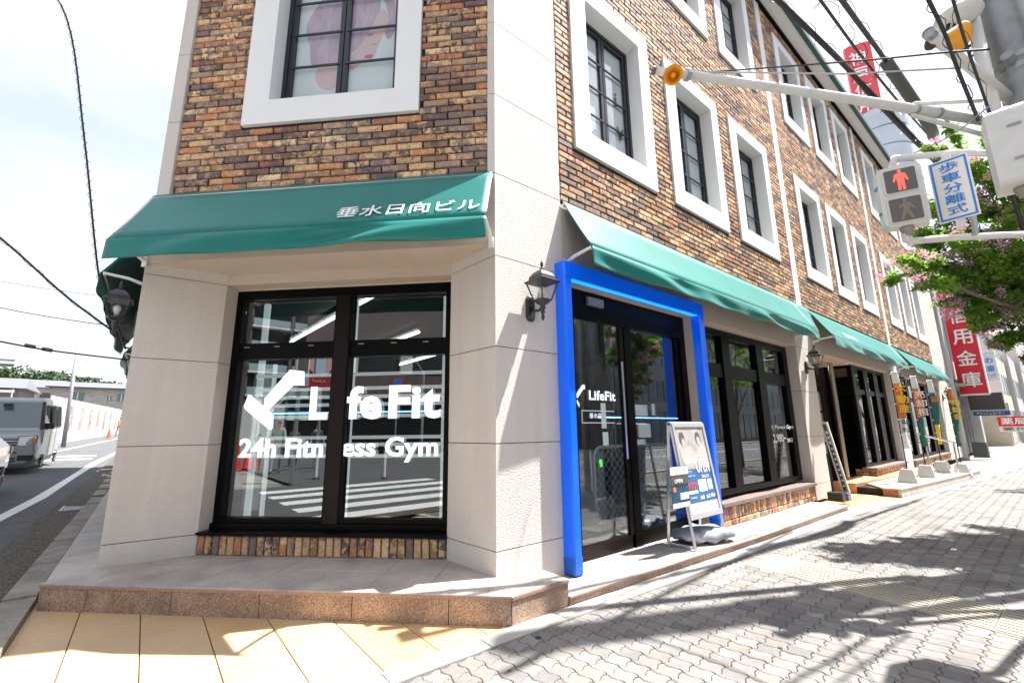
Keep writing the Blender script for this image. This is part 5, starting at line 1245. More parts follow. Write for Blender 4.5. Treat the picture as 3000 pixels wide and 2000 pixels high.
# ================================================================== NEIGHBOURS ON THE RIGHT
WB = mat('white_wall_tiles', (.47, .47, .47), .6, var=.08, vs_=3); GW = mat('blue_grey_glass', (.10, .14, .18), .12, spec=.8); CR = mat('cream_wall', (.60, .53, .42), .7, var=.1, vs_=2)
RED = mat('sign_red', (.62, .008, .03), .4); 
bk = thing('bank_building', 'white bank building next to the brick one, glass shopfront under the tall red sign', 'building', (27, 3, 0))
MB().box(24.4, 32, .55, 12, -.3, 10.4).build('wall', WB, bk)
MB().box(24.35, 24.95, -.1, .55, -.3, 10.4).build('pier', WB, bk); MB().box(31.3, 32, -.1, .55, -.3, 10.4).build('pier', WB, bk)
MB().box(24.96, 31.29, -.05, .5, 3.4, 4.2).build('fascia', mat('beige_fascia', (.55, .50, .46), .6), bk)
MB().box(24.96, 31.29, -.35, .5, 3.0, 3.1).build('canopy', GREYM, bk)
for k in range(6):
    for z0 in (4.6, 7.3):
        w_ = MB().box(25.1+k*1.03, 26.0+k*1.03, .5, .549, z0, z0+2.2).build('window', GW, bk)
        MB().box(25.08+k*1.03, 25.13+k*1.03, .45, .499, z0, z0+2.2).build('mullion', WHITEM, w_)
for k in range(6):
    w_ = MB().box(25.05+k*1.04, 26.0+k*1.04, .2, .25, .05, 2.95).build('shopfront_glass', GW, bk)
    MB().box(25.0+k*1.04, 25.06+k*1.04, .12, .198, .05, 2.95).build('mullion', GREYM, w_)
bl = thing('blade_sign', 'tall red blade sign with large white vertical characters hanging over the footway', 'sign', (26, -.5, 2.7))
MB().box(26.0, 26.28, -.985, -.11, 2.68, 8.2).build('red_panel', RED, bl)
MB().box(25.995, 26.3, -1.03, -.987, 2.66, 8.22).build('edge_strip', WHITEM, bl); MB().box(25.995, 26.3, -1.0, -.1, 2.62, 2.679).build('bottom_cap', WHITEM, bl)
for ch_, z_ in (('庫', 2.98), ('金', 3.95), ('用', 4.92), ('信', 5.89), ('戸', 6.9)):
    textobj('lettering', ch_, .62, .66, WT, bl, (25.985, -.24, z_), (0, -1, 0), depth=.01, bold=.018)
MB().box(26.05, 26.2, -.11, .5, 3.2, 3.35).build('bracket', GREYM, bl); MB().box(26.05, 26.2, -.11, .5, 7.2, 7.35).build('bracket', GREYM, bl)
rs = thing('rooftop_sign', 'red rooftop sign with white characters on a banded cylindrical tower above the eaves', 'sign', (36, 2.4, 19))
RDf = mat('faded_sign_red', (.66, .07, .09), .5)
MB().hexa([(35.0, 3.15, 23.3), (35.6, 1.75, 23.3), (35.9, 1.9, 23.3), (35.3, 3.3, 23.3), (35.0, 3.15, 29.0), (35.6, 1.75, 29.0), (35.9, 1.9, 29.0), (35.3, 3.3, 29.0)]).build('red_panel', RDf, rs)
for ch_, z_ in (('神', 27.3), ('戸', 25.9), ('信', 24.6), ('用', 23.35)):
    textobj('lettering', ch_, .95, 1.1, WT, rs, (35.06, 2.98, z_), (.394, -.919, 0), depth=.03, bold=.008)
TW = mat('pale_blue_cladding', (.52, .57, .66), .35, var=.2, vs_=.6)
for k in range(6):
    MB().lathe((36.5, 2.3, 23.2-1.45*(k+1)), [(1.55, .03), (1.6, .06), (1.6, 1.38), (1.55, 1.42)], 28).build('cladding_band', TW, rs, smooth=False)
MB().lathe((36.5, 2.3, 12), [(1.5, 0), (1.5, 11.25)], 20).build('core', GREYM, rs)
mb2 = thing('office_building', 'taller office block behind the bank carrying the round sign tower', 'building', (37, 6, 0))
MB().box(32.1, 44, 1.2, 14, -.3, 12.5).build('wall', WB, mb2)
for k in range(8):
    for z0 in (1.0, 4.2, 7.2, 9.8): MB().box(32.5+k*1.4, 33.5+k*1.4, 1.15, 1.199, z0, z0+1.7).build('window', GW, mb2)
# small shops further along
def shop(x0, x1, y0, h, m, lab, nwin=3):
    t = thing('shop_building', lab, 'building', ((x0+x1)/2, y0+3, 0))
    MB().box(x0, x1, y0, y0+9, -.3, h).build('wall', m, t)
    for k in range(nwin):
        a = x0+.3+(x1-x0-.6)*k/nwin
        MB().box(a, a+(x1-x0-.6)/nwin-.25, y0-.03, y0-.001, .1, 2.4).build('shopfront_glass', GW, t)
        z = 3.6
        while z+1.5 < h: MB().box(a+.1, a+(x1-x0-.6)/nwin-.35, y0-.03, y0-.001, z, z+1.4).build('window', GW, t); z += 2.7
    return t
shop(44.2, 52, -.35, 9.0, CR, 'cream building far down the street with narrow windows', 4)
shop(52.2, 60, -.6, 7.0, WB, 'white low building far down the street beyond the cream one', 3)
shop(60.2, 75, -.9, 10.0, mat('warm_grey_wall', (.5, .46, .44), .7), 'warm grey block at the far end of the footway', 5)
def lightbox(x, y0, y1, z0, z1, parts, lab, txt=None):
    t = thing('projecting_sign', lab, 'sign', (x, (y0+y1)/2, z0))
    for k, (a, b, m_) in enumerate(parts): MB().box(x, x+.2, y0, y1, z0+(z1-z0)*a, z0+(z1-z0)*b).build('panel', m_, t)
    MB().box(x+.05, x+.15, y1, y1+.7, z1-.2, z1-.1).build('bracket', GREYM, t)
    if txt:
        for s_, a, h, m_ in txt: textobj('lettering', s_, abs(y1-y0)*.75, h, m_, t, (x-.012, y1-.1*abs(y1-y0), z0+(z1-z0)*a), (0, -1, 0), depth=.008, bold=.02)
lightbox(28.5, -1.35, -.15, 1.76, 2.32, ((0, .35, mat('sign_navy', (.02, .12, .30), .5)), (.355, 1, mat('sign_pale_green', (.50, .58, .54), .5))), 'small white and blue projecting box sign under the tall red blade sign', (('キャッシュコーナー', .07, .13, WT), ('ことぶきさん', .50, .16, MT['printed_grey'])))
lightbox(33.5, -1.75, -.55, .95, 1.75, ((0, .36, BW), (.365, 1, RED)), 'small red and white pharmacy box sign low down at the right edge', (('薬局', .48, .35, WT), ('受付', .08, .18, DK)))
lightbox(35.0, -.9, -.1, 2.4, 7.2, ((0, .3, BW), (.305, .62, mat('sign_pale_blue', (.55, .62, .68), .5)), (.625, 1, BW)), 'tall pale stacked clinic signs behind the red blade sign', (('かわ', .50, .35, BLS), ('北歯', .40, .35, BLS), ('クリニック', .32, .30, BLS), ('まつ', .75, .4, BLS)))
lightbox(27.2, -1.3, -.2, 2.0, 2.75, ((0, 1, mat('dark_box', (.05, .055, .06), .5)),), 'dark boxy awning light under the red blade sign')
MB_ = MB().box(24.7, 25.2, -.7, -.25, .0, .55).box(24.72, 25.18, -.68, -.27, .551, .62)
tag(MB_.build('planter_box', mat('dark_planter', (.06, .06, .07), .5)), 'dark box standing at the foot of the bank glass front', 'box')
# ================================================================== CRAPE MYRTLE TREES
LEAF = mat('leaf_green', (.045, .12, .018), .5, var=1, vs_=2.7, c2=(.20, .33, .04), spec=.4, sharp=.12)
PINK = mat('pink_blossom', (.74, .42, .54), .75, var=1, vs_=5, c2=(.86, .72, .78)); BARK = mat('smooth_bark', (.26, .20, .16), .8, var=.5, vs_=6, bump=.3, bs=30)
for m_ in (LEAF, PINK):
    b = m_.node_tree.nodes['Principled BSDF']; t_ = m_.node_tree
    tr = t_.nodes.new('ShaderNodeBsdfTranslucent'); mxs = t_.nodes.new('ShaderNodeMixShader'); mxs.inputs[0].default_value = .42
    tr.inputs[0].default_value = (.30, .58, .05, 1) if m_ is LEAF else (.8, .35, .5, 1)
    t_.links.new(b.outputs[0], mxs.inputs[1]); t_.links.new(tr.outputs[0], mxs.inputs[2]); t_.links.new(mxs.outputs[0], t_.nodes['Material Output'].inputs[0])
def leafquad(mb, c, s, r):
    d = Vector((r.gauss(0, 1), r.gauss(0, 1), r.gauss(0, .7))).normalized(); n = d.orthogonal().normalized(); a = r.uniform(0, 6.28)
    n = (n*math.cos(a)+d.cross(n)*math.sin(a)); e = d.cross(n); c = Vector(c)
    mb.add([c, c+d*s*.45+n*s*.30+e*s*.06, c+d*s, c+d*s*.45-n*s*.30+e*s*.06], [(0, 1, 2), (0, 2, 3)])
def tree(x, y, H, blobs, lab, seed, nl, leaf=.062, nf=30, grp='crape myrtle trees along the footway', zb=0):
    r = random.Random(seed); t = thing('crape_myrtle_tree', lab, 'tree', (x, y, zb), grp)
    tk = MB(); fork = Vector((x+.05, y, 1.7)); tk.tube([(x, y, zb-.05), (x+.03, y-.02, .9), tuple(fork)], [.11, .085, .075], 10); tk.build('trunk', BARK, t, smooth=True)
    lv = MB(); fl = []
    for bi, (bx_, by_, bz_, rad, dens) in enumerate(blobs):
        c = Vector((bx_, by_, bz_)); mid = fork.lerp(c, .5)+Vector((r.uniform(-.15, .15), r.uniform(-.15, .15), .2))
        br = MB().tube([tuple(fork), tuple(mid), tuple(c)], [.034, .02, .008], 7)
        tips = []
        for k in range(int(9*dens)):
            dv = Vector((r.gauss(0, 1), r.gauss(0, 1), r.gauss(.1, .8))).normalized()*rad*r.uniform(.55, 1.05); tip = c+dv
            st_ = mid.lerp(c, r.uniform(.3, 1)); m2 = st_.lerp(tip, .5)+Vector((0, 0, .06))
            br.tube([tuple(st_), tuple(m2), tuple(tip)], [.012, .008, .004], 4, False); tips.append((st_, m2, tip))
        br.build('branch', BARK, t)
        for k in range(int(nl*dens/len(blobs))):
            st_, m2, tip = r.choice(tips); f = r.random()**.6; p = m2.lerp(tip, f)
            p += Vector((r.gauss(0, .085), r.gauss(0, .085), r.gauss(0, .06)))*rad; leafquad(lv, p, leaf*r.uniform(.6, 1.25), r)
        for st_, m2, tip in tips:
            if r.random() < .8: fl.append(tip)
    lv.build('foliage', LEAF, t, kind='stuff')
    r.shuffle(fl)
    for p in fl[:nf]:
        f_ = MB(); L = r.uniform(.14, .26)
        d = Vector((r.gauss(0, .5), r.gauss(0, .5), r.uniform(-.3, 1))).normalized()
        for k in range(170):
            s = r.random(); q = p+d*L*s+Vector((r.gauss(0, 1), r.gauss(0, 1), r.gauss(0, 1)))*.048*(1.15-s*.8); leafquad(f_, q, r.uniform(.018, .034), r)
        f_.build('flower_cluster', PINK, t, kind='stuff')
    return t
blobs1 = [(4.96, -1.99, 3.21, .40, .7), (5.51, -2.24, 3.45, .5, 1.1), (5.87, -2.58, 3.62, .58, 1.5), (6.26, -2.8, 3.26, .6, 1.6), (6.16, -2.44, 4.25, .48, .8), (6.22, -2.78, 4.33, .6, 1.3), (6.58, -2.99, 4.0, .6, 1.6), (6.37, -2.8, 4.94, .5, .9), (6.37, -2.51, 5.30, .32, .4), (6.49, -3.12, 4.82, .6, 1.3), (5.98, -2.71, 2.77, .42, 1.0), (6.19, -2.44, 3.11, .35, .9), (6.40, -2.75, 2.34, .28, .5), (6.42, -2.95, 2.02, .25, .35), (6.02, -2.16, 3.17, .26, .4), (7.24, -3.27, 4.56, .8, 1.4), (7.53, -3.28, 3.66, .8, 1.4), (8.77, -3.56, 4.44, .9, 1.2), (7.73, -3.49, 5.41, .7, 1), (7.2, -4.6, 4.4, .9, 1.1), (8.3, -4.7, 3.6, .8, 1), (6.35, -2.75, 2.62, .40, .9), (6.6, -3.0, 3.05, .5, 1.2), (6.1, -2.6, 3.05, .38, .9), (7.0, -3.15, 2.75, .45, .9)]
tree(7.5, -4.0, 6, blobs1, 'pink flowering crape myrtle reaching over the footway behind the blue lettered sign', 11, 66000, nf=200)
rr = random.Random(21)
for k, (x, y, l) in enumerate(((14.6, -4.3, 'second crape myrtle along the footway, seen in the shop window reflections'), (22.5, -4.3, 'third crape myrtle farther along the footway'), (31, -4.3, 'fourth crape myrtle at the far end of the footway'))):
    bb = [(x+rr.uniform(-1.3, 1.3), y+rr.uniform(-1.1, 1.1), rr.uniform(3.2, 5.1), rr.uniform(.7, .95), 1) for _ in range(9)]
    tree(x, y, 6, bb, l, 30+k, 14000, leaf=.085, nf=40)
# ================================================================== LEFT STREET
def glassd(): return mat('car_glass', (.012, .013, .012), .6, spec=.05)
TY = mat('tyre', (.015, .015, .015), .8); RIM = mat('alloy_rim', (.22, .22, .23), .35, metal=.5)
def wheel(par, x, y, z, r=.32, w=.19, side=1, spokes=8):
    t_ = MB().lathe((x-side*w, y, z), [(r*.62, 0), (r*.95, 0), (r, .02), (r, w-.02), (r*.95, w), (r*.62, w)], 24, ax=(side, 0, 0)).build('wheel', TY, par, smooth=False)
    m = MB().lathe((x-side*.03, y, z), [(r*.64, 0), (r*.64, .015), (r*.58, .03)], 20, ax=(side, 0, 0))
    m.build('rim', mat('dark_rim', (.06, .06, .06), .5, metal=.5), t_)  # plain dark metal disc behind the spokes
    s_ = MB()
    for k in range(spokes):
        a = 2*math.pi*k/spokes; s_.tube([(x+side*.005, y+.03*math.cos(a), z+.03*math.sin(a)), (x+side*.002, y+r*.6*math.cos(a), z+r*.6*math.sin(a))], [.022, .03], 4)
    s_.lathe((x-side*.005, y, z), [(r*.66, 0), (r*.66, .012), (r*.60, .012), (r*.60, 0)], 20, ax=(side, 0, 0))
    s_.build('spokes', RIM, t_)
def loft(mb, secs):
    n = len(secs[0]); 
    for s in secs: mb.v += [tuple(p) for p in s]
    for i in range(len(secs)-1):
        for k in range(n): mb.f.append((i*n+k, i*n+(k+1) % n, (i+1)*n+(k+1) % n, (i+1)*n+k))
    mb.f.append(tuple(range(n-1, -1, -1))); mb.f.append(tuple((len(secs)-1)*n+k for k in range(n))); return mb
def carsec(y, w, zb, zw, zr, wr, r=.07):  # cross-section: bottom, waist, roof
    h = w/2; hr_ = wr/2
    P = [(-h+.16, zb), (-h, zb+.22), (-h-.01, zw-.05), (-h+.01, zw), (-hr_, zr-r), (-hr_+r*.4, zr-r*.3), (-hr_+r, zr), (hr_-r, zr), (hr_-r*.4, zr-r*.3), (hr_, zr-r), (h-.01, zw), (h+.01, zw-.05), (h, zb+.22), (h-.16, zb)]
    return [(p[0], y, p[1]) for p in P]
def car_common(t, W, paint): pass
# silver box van, built facing -Y about its own origin then set down on the sloping road
SV = mat('silver_paint', (.30, .33, .34), .42, metal=.35); DKP = mat('black_trim', (.015, .015, .016), .45); LMP = mat('headlamp', (.92, .93, .95), .3, spec=.9)
van = thing('box_van', 'silver boxy small van with black door mirrors, facing the camera on the left street', 'van', (0, 0, 0))
loft(MB(), [carsec(-1.82, 1.44, .30, .62, .80, 1.38, .05), carsec(-1.80, 1.52, .26, .66, .98, 1.46, .05), carsec(-1.72, 1.58, .17, .72, 1.06, 1.50), carsec(-1.42, 1.62, .17, .80, 1.16, 1.50), carsec(-1.36, 1.62, .17, 1.15, 1.22, 1.52), carsec(-.98, 1.62, .17, 1.15, 1.98, 1.40, .09), carsec(-.80, 1.62, .17, 1.15, 2.06, 1.38, .10), carsec(.4, 1.62, .17, 1.15, 2.10, 1.38, .10), carsec(1.75, 1.62, .17, 1.15, 2.07, 1.38, .10), carsec(1.88, 1.58, .30, 1.15, 2.0, 1.34, .10)]).build('body', SV, van, smooth=False)
MB().add([(-.70, -1.375, 1.20), (.70, -1.375, 1.20), (.64, -1.005, 1.93), (-.64, -1.005, 1.93)], [(0, 1, 2, 3)]).build('windscreen', mat('windscreen', (.10, .15, .17), .06, spec=.9), van)
for s in (-1, 1):
    MB().hexa([(s*.80, -1.37, 1.16), (s*.72, -1.39, 1.16), (s*.72, -1.30, 1.16), (s*.80, -1.28, 1.16), (s*.70, -1.0, 1.95), (s*.63, -1.01, 1.95), (s*.63, -.93, 1.95), (s*.70, -.92, 1.95)]).build('windscreen_pillar', DKP, van)
    MB().hexa([(s*.40, -1.815, .74), (s*.76, -1.785, .74), (s*.76, -1.62, .74), (s*.40, -1.62, .74), (s*.40, -1.805, 1.0), (s*.76, -1.765, 1.01), (s*.76, -1.62, 1.01), (s*.40, -1.62, 1.0)]).build('headlight_rim', DKP, van)
    MB().box(min(s*.45, s*.74), max(s*.45, s*.74), -1.83, -1.77, .36, .50).build('bumper_grille', DKP, van)
MB().add([(-.71, -1.385, 1.185), (.71, -1.385, 1.185), (.71, -1.36, 1.215), (-.71, -1.36, 1.215)], [(0, 1, 2, 3)]).build('wiper_cowl', DKP, van)
for s in (-1, 1):
    MB().add([(s*.76, -1.15, 1.22), (s*.785, -.35, 1.22), (s*.735, -.35, 1.85), (s*.73, -.86, 1.86)], [(0, 1, 2, 3)]).build('side_window', glassd(), van)
    MB().add([(s*.822, -.28, 1.22), (s*.822, .65, 1.22), (s*.755, .65, 1.86), (s*.755, -.28, 1.86)], [(0, 1, 2, 3)]).build('side_window', glassd(), van)
    MB().add([(s*.822, .72, 1.22), (s*.822, 1.65, 1.22), (s*.755, 1.60, 1.86), (s*.755, .72, 1.86)], [(0, 1, 2, 3)]).build('side_window', glassd(), van)
    MB().box(s*.86-.11, s*.86+.11, -1.12, -1.02, 1.18, 1.34).build('mirror', DKP, van)
    MB().tube([(s*.80, -1.05, 1.18), (s*.86, -1.07, 1.22)], .03, 6).build('mirror_arm', DKP, van)
    MB().hexa([(s*.42, -1.835, .76), (s*.74, -1.805, .76), (s*.74, -1.62, .76), (s*.42, -1.62, .76), (s*.42, -1.83, .98), (s*.74, -1.79, .99), (s*.74, -1.62, .99), (s*.42, -1.62, .98)]).build('headlight', LMP, van)
    MB().box(min(s*.66, s*.745), max(s*.66, s*.745), -1.835, -1.80, .86, .95).build('indicator', mat('amber', (.8, .2, .02), .3), van)
    for yy_ in (-1.15, 1.27):
        wheel(van, s*.80, yy_, .30, .30, .20, s)
        MB().lathe((s*.815, yy_, .30), [(.37, 0), (.37, .006)], 20, ax=(s, 0, 0)).build('wheel_arch', DKP, van)
        wheel(van, s*.835, yy_, .30, .30, .20, s)
    for yy_ in (-.31, .69): MB().box(min(s*.819, s*.826), max(s*.819, s*.826), yy_, yy_+.012, .32, 1.9).build('door_seam', DKP, van)
for z_ in (.90, .83, .76): MB().box(-.40, .40, -1.835, -1.80, z_, z_+.025).build('grille_bar', DKP, van)
MB().box(-.40, .40, -1.845, -1.81, .865, .89).build('grille_chrome', WHITEM, van)
for z_ in (.34, .41, .56): MB().box(-.42, .42, -1.84, -1.79, z_, z_+.035).build('lower_grille', DKP, van)
MB().box(-.17, .17, -1.85, -1.845, .44, .55).build('number_plate', mat('plate_white', (.75, .75, .7), .5), van)
MB().box(-.09, .09, -1.20, -1.13, 1.78, 1.88).build('sensor_box', DKP, van)
van.location = (-5.62, 18.55, .265); van.scale = (1.1, 1.1, 1.1); van.rotation_euler = (math.radians(1.4), 0, 0)
WL[van.name] = Vector((0, 0, 0))
# pale SUV, nearer, cut by the frame edge
WC = mat('pearl_paint', (.62, .60, .62), .25, metal=.2, coat=.6)
suv = thing('parked_suv', 'pale pearl car with a multi-spoke wheel, cut off by the left edge of the photo', 'car', (0, 0, 0))
loft(MB(), [carsec(-2.2, 1.5, .35, .7, .85, 1.3), carsec(-2.05, 1.75, .28, .85, 1.0, 1.5), carsec(-1.2, 1.82, .26, .95, 1.10, 1.5), carsec(-.5, 1.82, .26, 1.0, 1.58, 1.2, .1), carsec(.8, 1.82, .26, 1.02, 1.62, 1.22, .1), carsec(1.7, 1.82, .28, 1.05, 1.35, 1.2, .1), carsec(2.15, 1.78, .30, 1.0, 1.08, 1.5), carsec(2.32, 1.6, .42, .8, .95, 1.4)]).build('body', WC, suv)
for s in (-1, 1):
    for yy_ in (-1.35, 1.38):
        MB().lathe((s*.91, yy_, .36), [(.43, 0), (.43, .01)], 22, ax=(s, 0, 0)).build('wheel_arch', DKP, suv); wheel(suv, s*.935, yy_, .36, .36, .2, s, 10)
    MB().add([(s*.912, -.55, 1.05), (s*.912, .9, 1.08), (s*.66, .75, 1.52), (s*.66, -.2, 1.5)], [(0, 1, 2, 3)]).build('side_window', glassd(), suv)
    MB().box(min(s*.70, s*.92), max(s*.70, s*.92), 2.05, 2.18, .82, .98).build('tail_lamp', mat('tail_red', (.25, .02, .02), .3), suv)
suv.location = (-5.58, 10.55, .10); WL[suv.name] = Vector((0, 0, 0))
# white site hoarding
hd = thing('site_hoarding', 'long white construction hoarding with faded print panels along the left street', 'hoarding', (-6, 50, .8))
HP = mat('white_hoarding', (.50, .50, .495), .6, var=.05, vs_=1); PR = mat('faded_print', (.10, .07, .07), .7, var=1, vs_=1.5, c2=(.40, .36, .35))
def hl(f): return Vector((-6.75, 39.3, .75)).lerp(Vector((-4.70, 66.0, 1.12)), f)
n = 16
for k in range(-2, n):
    a, b = hl(k/n), hl((k+1)/n); d = (b-a).normalized(); a2, b2 = a+d*.02, b-d*.02
    MB().hexa([(a2.x, a2.y, a2.z-.2), (a2.x-.06, a2.y, a2.z-.2), (b2.x-.06, b2.y, b2.z-.2), (b2.x, b2.y, b2.z-.2), (a2.x, a2.y, a2.z+3.05), (a2.x-.06, a2.y, a2.z+3.05), (b2.x-.06, b2.y, b2.z+3.0), (b2.x, b2.y, b2.z+3.0)]).build('hoarding_panel', HP, hd)
    if k % 2 == 1 and k > 0:
        p, q_ = a.lerp(b, .1), a.lerp(b, .8); MB().hexa([(p.x+.01, p.y, p.z+.9), (p.x, p.y, p.z+.9), (q_.x, q_.y, q_.z+.9), (q_.x+.01, q_.y, q_.z+.9), (p.x+.01, p.y, p.z+2.6), (p.x, p.y, p.z+2.6), (q_.x, q_.y, q_.z+2.6), (q_.x+.01, q_.y, q_.z+2.6)]).build('print_panel', PR, hd)
hd2 = thing('site_hoarding', 'end section of white hoarding turning across the far end of the left street', 'hoarding', (-2, 66, 1))
for k in range(5):
    MB().box(-4.68+k*1.2, -3.52+k*1.2, 66.0, 66.06, .9, 4.0).build('hoarding_panel', HP, hd2)
# street pole
sp_ = thing('street_pole', 'slim grey concrete pole rising behind the van against the pale sky', 'pole', (-5.9, 33.9, .6))
MB().tube([(-5.92, 33.9, .6), (-6.1, 33.9, 7.0)], [.11, .07], 12).build('shaft', mat('pole_grey', (.26, .25, .28), .7), sp_, smooth=True)
MB().tube([(-6.07, 33.9, 6.2), (-5.95, 33.9, 6.25)], .03, 6).build('fitting', GREYM, sp_)
cn = thing('traffic_cone', 'small orange traffic cone at the foot of the white hoarding', 'cone', (-4.6, 49, 1.1))
MB().lathe((-4.75, 49, 1.12), [(.22, 0), (.22, .04), (.15, .05), (.04, .72), (.03, .72)], 12).build('cone', mat('cone_orange', (.75, .09, .03), .5), cn)
# houses
TR = mat('grey_roof', (.13, .135, .15), .7); 
def gable(mb, x0, x1, y0, y1, z0, zr, ov=.5):
    ym = (y0+y1)/2
    return mb.add([(x0-ov, y0-ov, z0), (x1+ov, y0-ov, z0), (x1+ov, y1+ov, z0), (x0-ov, y1+ov, z0), (x0-ov+.6, ym, zr), (x1+ov-.6, ym, zr)], [(0, 1, 5, 4), (2, 3, 4, 5), (1, 2, 5), (3, 0, 4), (0, 3, 2, 1)])
h1 = thing('stone_clad_house', 'long two-storey house with pale grey stone cladding behind the hoarding', 'house', (-8, 78, 1))
MB().box(-11.9, -2.2, 74.5, 84, .5, 7.25).build('wall', mat('banded_stone', (.26, .24, .225), .8, var=1, vs_=.8, c2=(.42, .41, .40), stretch=(1, 1, 5)), h1)
gable(MB(), -11.9, -2.2, 74.5, 84, 7.26, 8.3).build('roof', TR, h1)
MB().box(-12.4, -1.8, 73.9, 74.05, 7.1, 7.26).build('eave_board', DKP, h1)
for (a, b, z0, z1) in ((-10.1, -8.9, 5.6, 6.6), (-6.7, -6.3, 5.6, 6.2), (-5.7, -5.0, 5.6, 6.6), (-6.4, -5.3, 2.4, 3.6)):
    w_ = MB().box(a, b, 74.4, 74.499, z0, z1).build('window', mat('green_grey_glass', (.10, .17, .17), .1), h1); MB().box((a+b)/2-.03, (a+b)/2+.03, 74.35, 74.399, z0, z1).build('frame', WHITEM, w_)
h2 = thing('white_house', 'white rendered house with a grey roof left of the stone-clad house', 'house', (-14, 84, 1))
MB().box(-16.8, -11.95, 82, 91, .8, 7.6).build('wall', WB, h2); gable(MB(), -16.8, -11.95, 82, 91, 7.61, 9.0).build('roof', TR, h2)
for a in (-15.6, -13.8): MB().box(a, a+1.1, 81.9, 81.999, 6.0, 6.9).build('window', mat('brown_glass', (.12, .08, .07), .2), h2)
h3 = thing('dark_house', 'dark grey house with a white framed porch at the left edge', 'house', (-14, 64, 1))
MB().box(-18, -12.6, 62.5, 70, .5, 6.0).build('wall', mat('charcoal_wall', (.12, .12, .13), .7), h3); gable(MB(), -18, -12.6, 62.5, 70, 6.0, 7.3).build('roof', TR, h3)
for a in (-15.4, -14.2, -13.1): MB().box(a, a+.12, 62.2, 62.32, 1.0, 5.9).build('porch_post', WHITEM, h3)
for a in (-15.2, -14.0): MB().box(a, a+.8, 62.35, 62.45, 2.6, 4.9).build('window', mat('blue_pane', (.10, .13, .30), .1), h3)
MB().box(-16, -12.9, 62.1, 62.4, 5.55, 5.8).build('porch_beam', WHITEM, h3)
# hill with blocks of flats
hill = MB()
rh = random.Random(4)
hill.grid(lambda u, v: (-260+400*u, 180+200*v, 6+30*math.sin(math.pi*min(1, v*.9+.05)*.5)*(.85+.15*math.sin(u*9+1))-8*max(0, u-.55)), 40, 16)
hill.build('hill', mat('wooded_hill', (.075, .105, .055), .95, var=1, vs_=.09, c2=(.12, .16, .075), bump=1, bs=.5), kind='structure', smooth=True)
def flats(x0, x1, y, z0, z1, floors, lab):
    t = thing('apartment_block', lab, 'apartment block', ((x0+x1)/2, y+6, z0), 'blocks of flats on the hill')
    MB().box(x0, x1, y, y+12, z0-3, z1).build('wall', WB, t)
    for k in range(floors):
        zf = z0+(z1-z0)*k/floors; MB().box(x0+.3, x1-.3, y-.1, y-.02, zf+1.1, zf+(z1-z0)/floors-.35).build('balcony_recess', mat('shade_glass', (.10, .11, .13), .4), t)
        MB().box(x0, x1, y-1.2, y-.11, zf, zf+.9).build('balcony', PLASTER, t)
flats(-92, -57, 322, 29, 39, 4, 'white apartment block with stacked balconies on the hilltop at far left')
flats(-56, -44, 368, 30, 38, 2, 'low pale flats on the hill ridge right of the white block')
flats(-43.5, -28, 366, 29, 36, 2, 'long low flats farthest right on the hill ridge')
for k, (x, y, z, s_) in enumerate(((-48, 285, 26.5, 9), (-38, 282, 25.5, 8), (-58, 290, 26, 8), (-28, 276, 23.5, 7), (-20, 270, 22, 6), (-66, 292, 27, 9))):
    t = thing('hill_tree', ['broad', 'round', 'dark', 'small', 'low', 'big'][k]+' green tree on the distant hill, number %s from the left along its slope' % ['fifth', 'third', 'second', 'fourth', 'last', 'first'][k] if False else ['broad pale green', 'round deep green', 'leftish olive green', 'small green', 'low green', 'leftmost big green'][k]+' tree crown on the distant hillside', 'tree', (x, y, z-4), 'trees on the distant hill')
    c_ = MB(); r = random.Random(70+k)
    for q in range(900):
        d = Vector((r.gauss(0, 1), r.gauss(0, 1), r.gauss(0, .7))).normalized()*s_*r.uniform(.6, 1); leafquad(c_, (x+d.x*1.3, y+d.y, z+d.z*.6), 1.5, r)
    c_.build('crown', mat('hill_leaves', (.05, .085, .03), .8, var=.5, vs_=.5), t, kind='stuff'); MB().tube([(x, y, z-6), (x, y, z)], .5, 6).build('trunk', BARK, t)
# ================================================================== WHAT THE GLASS MIRRORS (other side of the junction)
tw = thing('apartment_tower', 'tall apartment tower with rows of balconies, mirrored in the top panes of the corner window', 'apartment tower', (-66, -20, 0))
MB().box(-78, -62, -46, -1, 0, 48).build('wall', mat('tower_grey', (.06, .058, .058), .7), tw)
bal, gls_ = MB(), MB()
for k in range(15):
    z = 3+k*3
    for j in range(9):
        y0 = -45.5+j*5
        MB().box(-61.9, -60.6, y0, y0+4.6, z, z+.18).build('balcony_slab', PLASTER, tw)
        gls_.box(-60.7, -60.62, y0+.1, y0+4.5, z+.2, z+1.15)
gls_.build('balustrades', mat('balustrade_glass', (.30, .40, .42), .2), tw, kind='stuff')
for j in range(10): MB().box(-62.3, -60.9, -46+j*5, -45.6+j*5, 0, 48).build('column', mat('tower_column', (.10, .10, .10), .6), tw)
ml_ = thing('shopping_centre', 'low brown-grey shopping centre with ribbed panels across the junction, mirrored in the corner window', 'building', (-26, -24, 0))
MB().hexa([(-25.6, -4, 6.6), (-16, -26, 6.6), (-40, -36, 6.6), (-50, -14, 6.6), (-25.6, -4, 10.2), (-16, -26, 10.2), (-40, -36, 10.2), (-50, -14, 10.2)]).build('upper_wall', mat('brown_panels', (.15, .12, .115), .6, var=.1, vs_=1), ml_)
MB().hexa([(-25.3, -4.2, 4.9), (-15.8, -26, 4.9), (-40, -36, 4.9), (-50, -14, 4.9), (-25.3, -4.2, 6.59), (-15.8, -26, 6.59), (-40, -36, 6.59), (-50, -14, 6.59)]).build('window_band', mat('band_glass', (.03, .035, .035), .15), ml_)
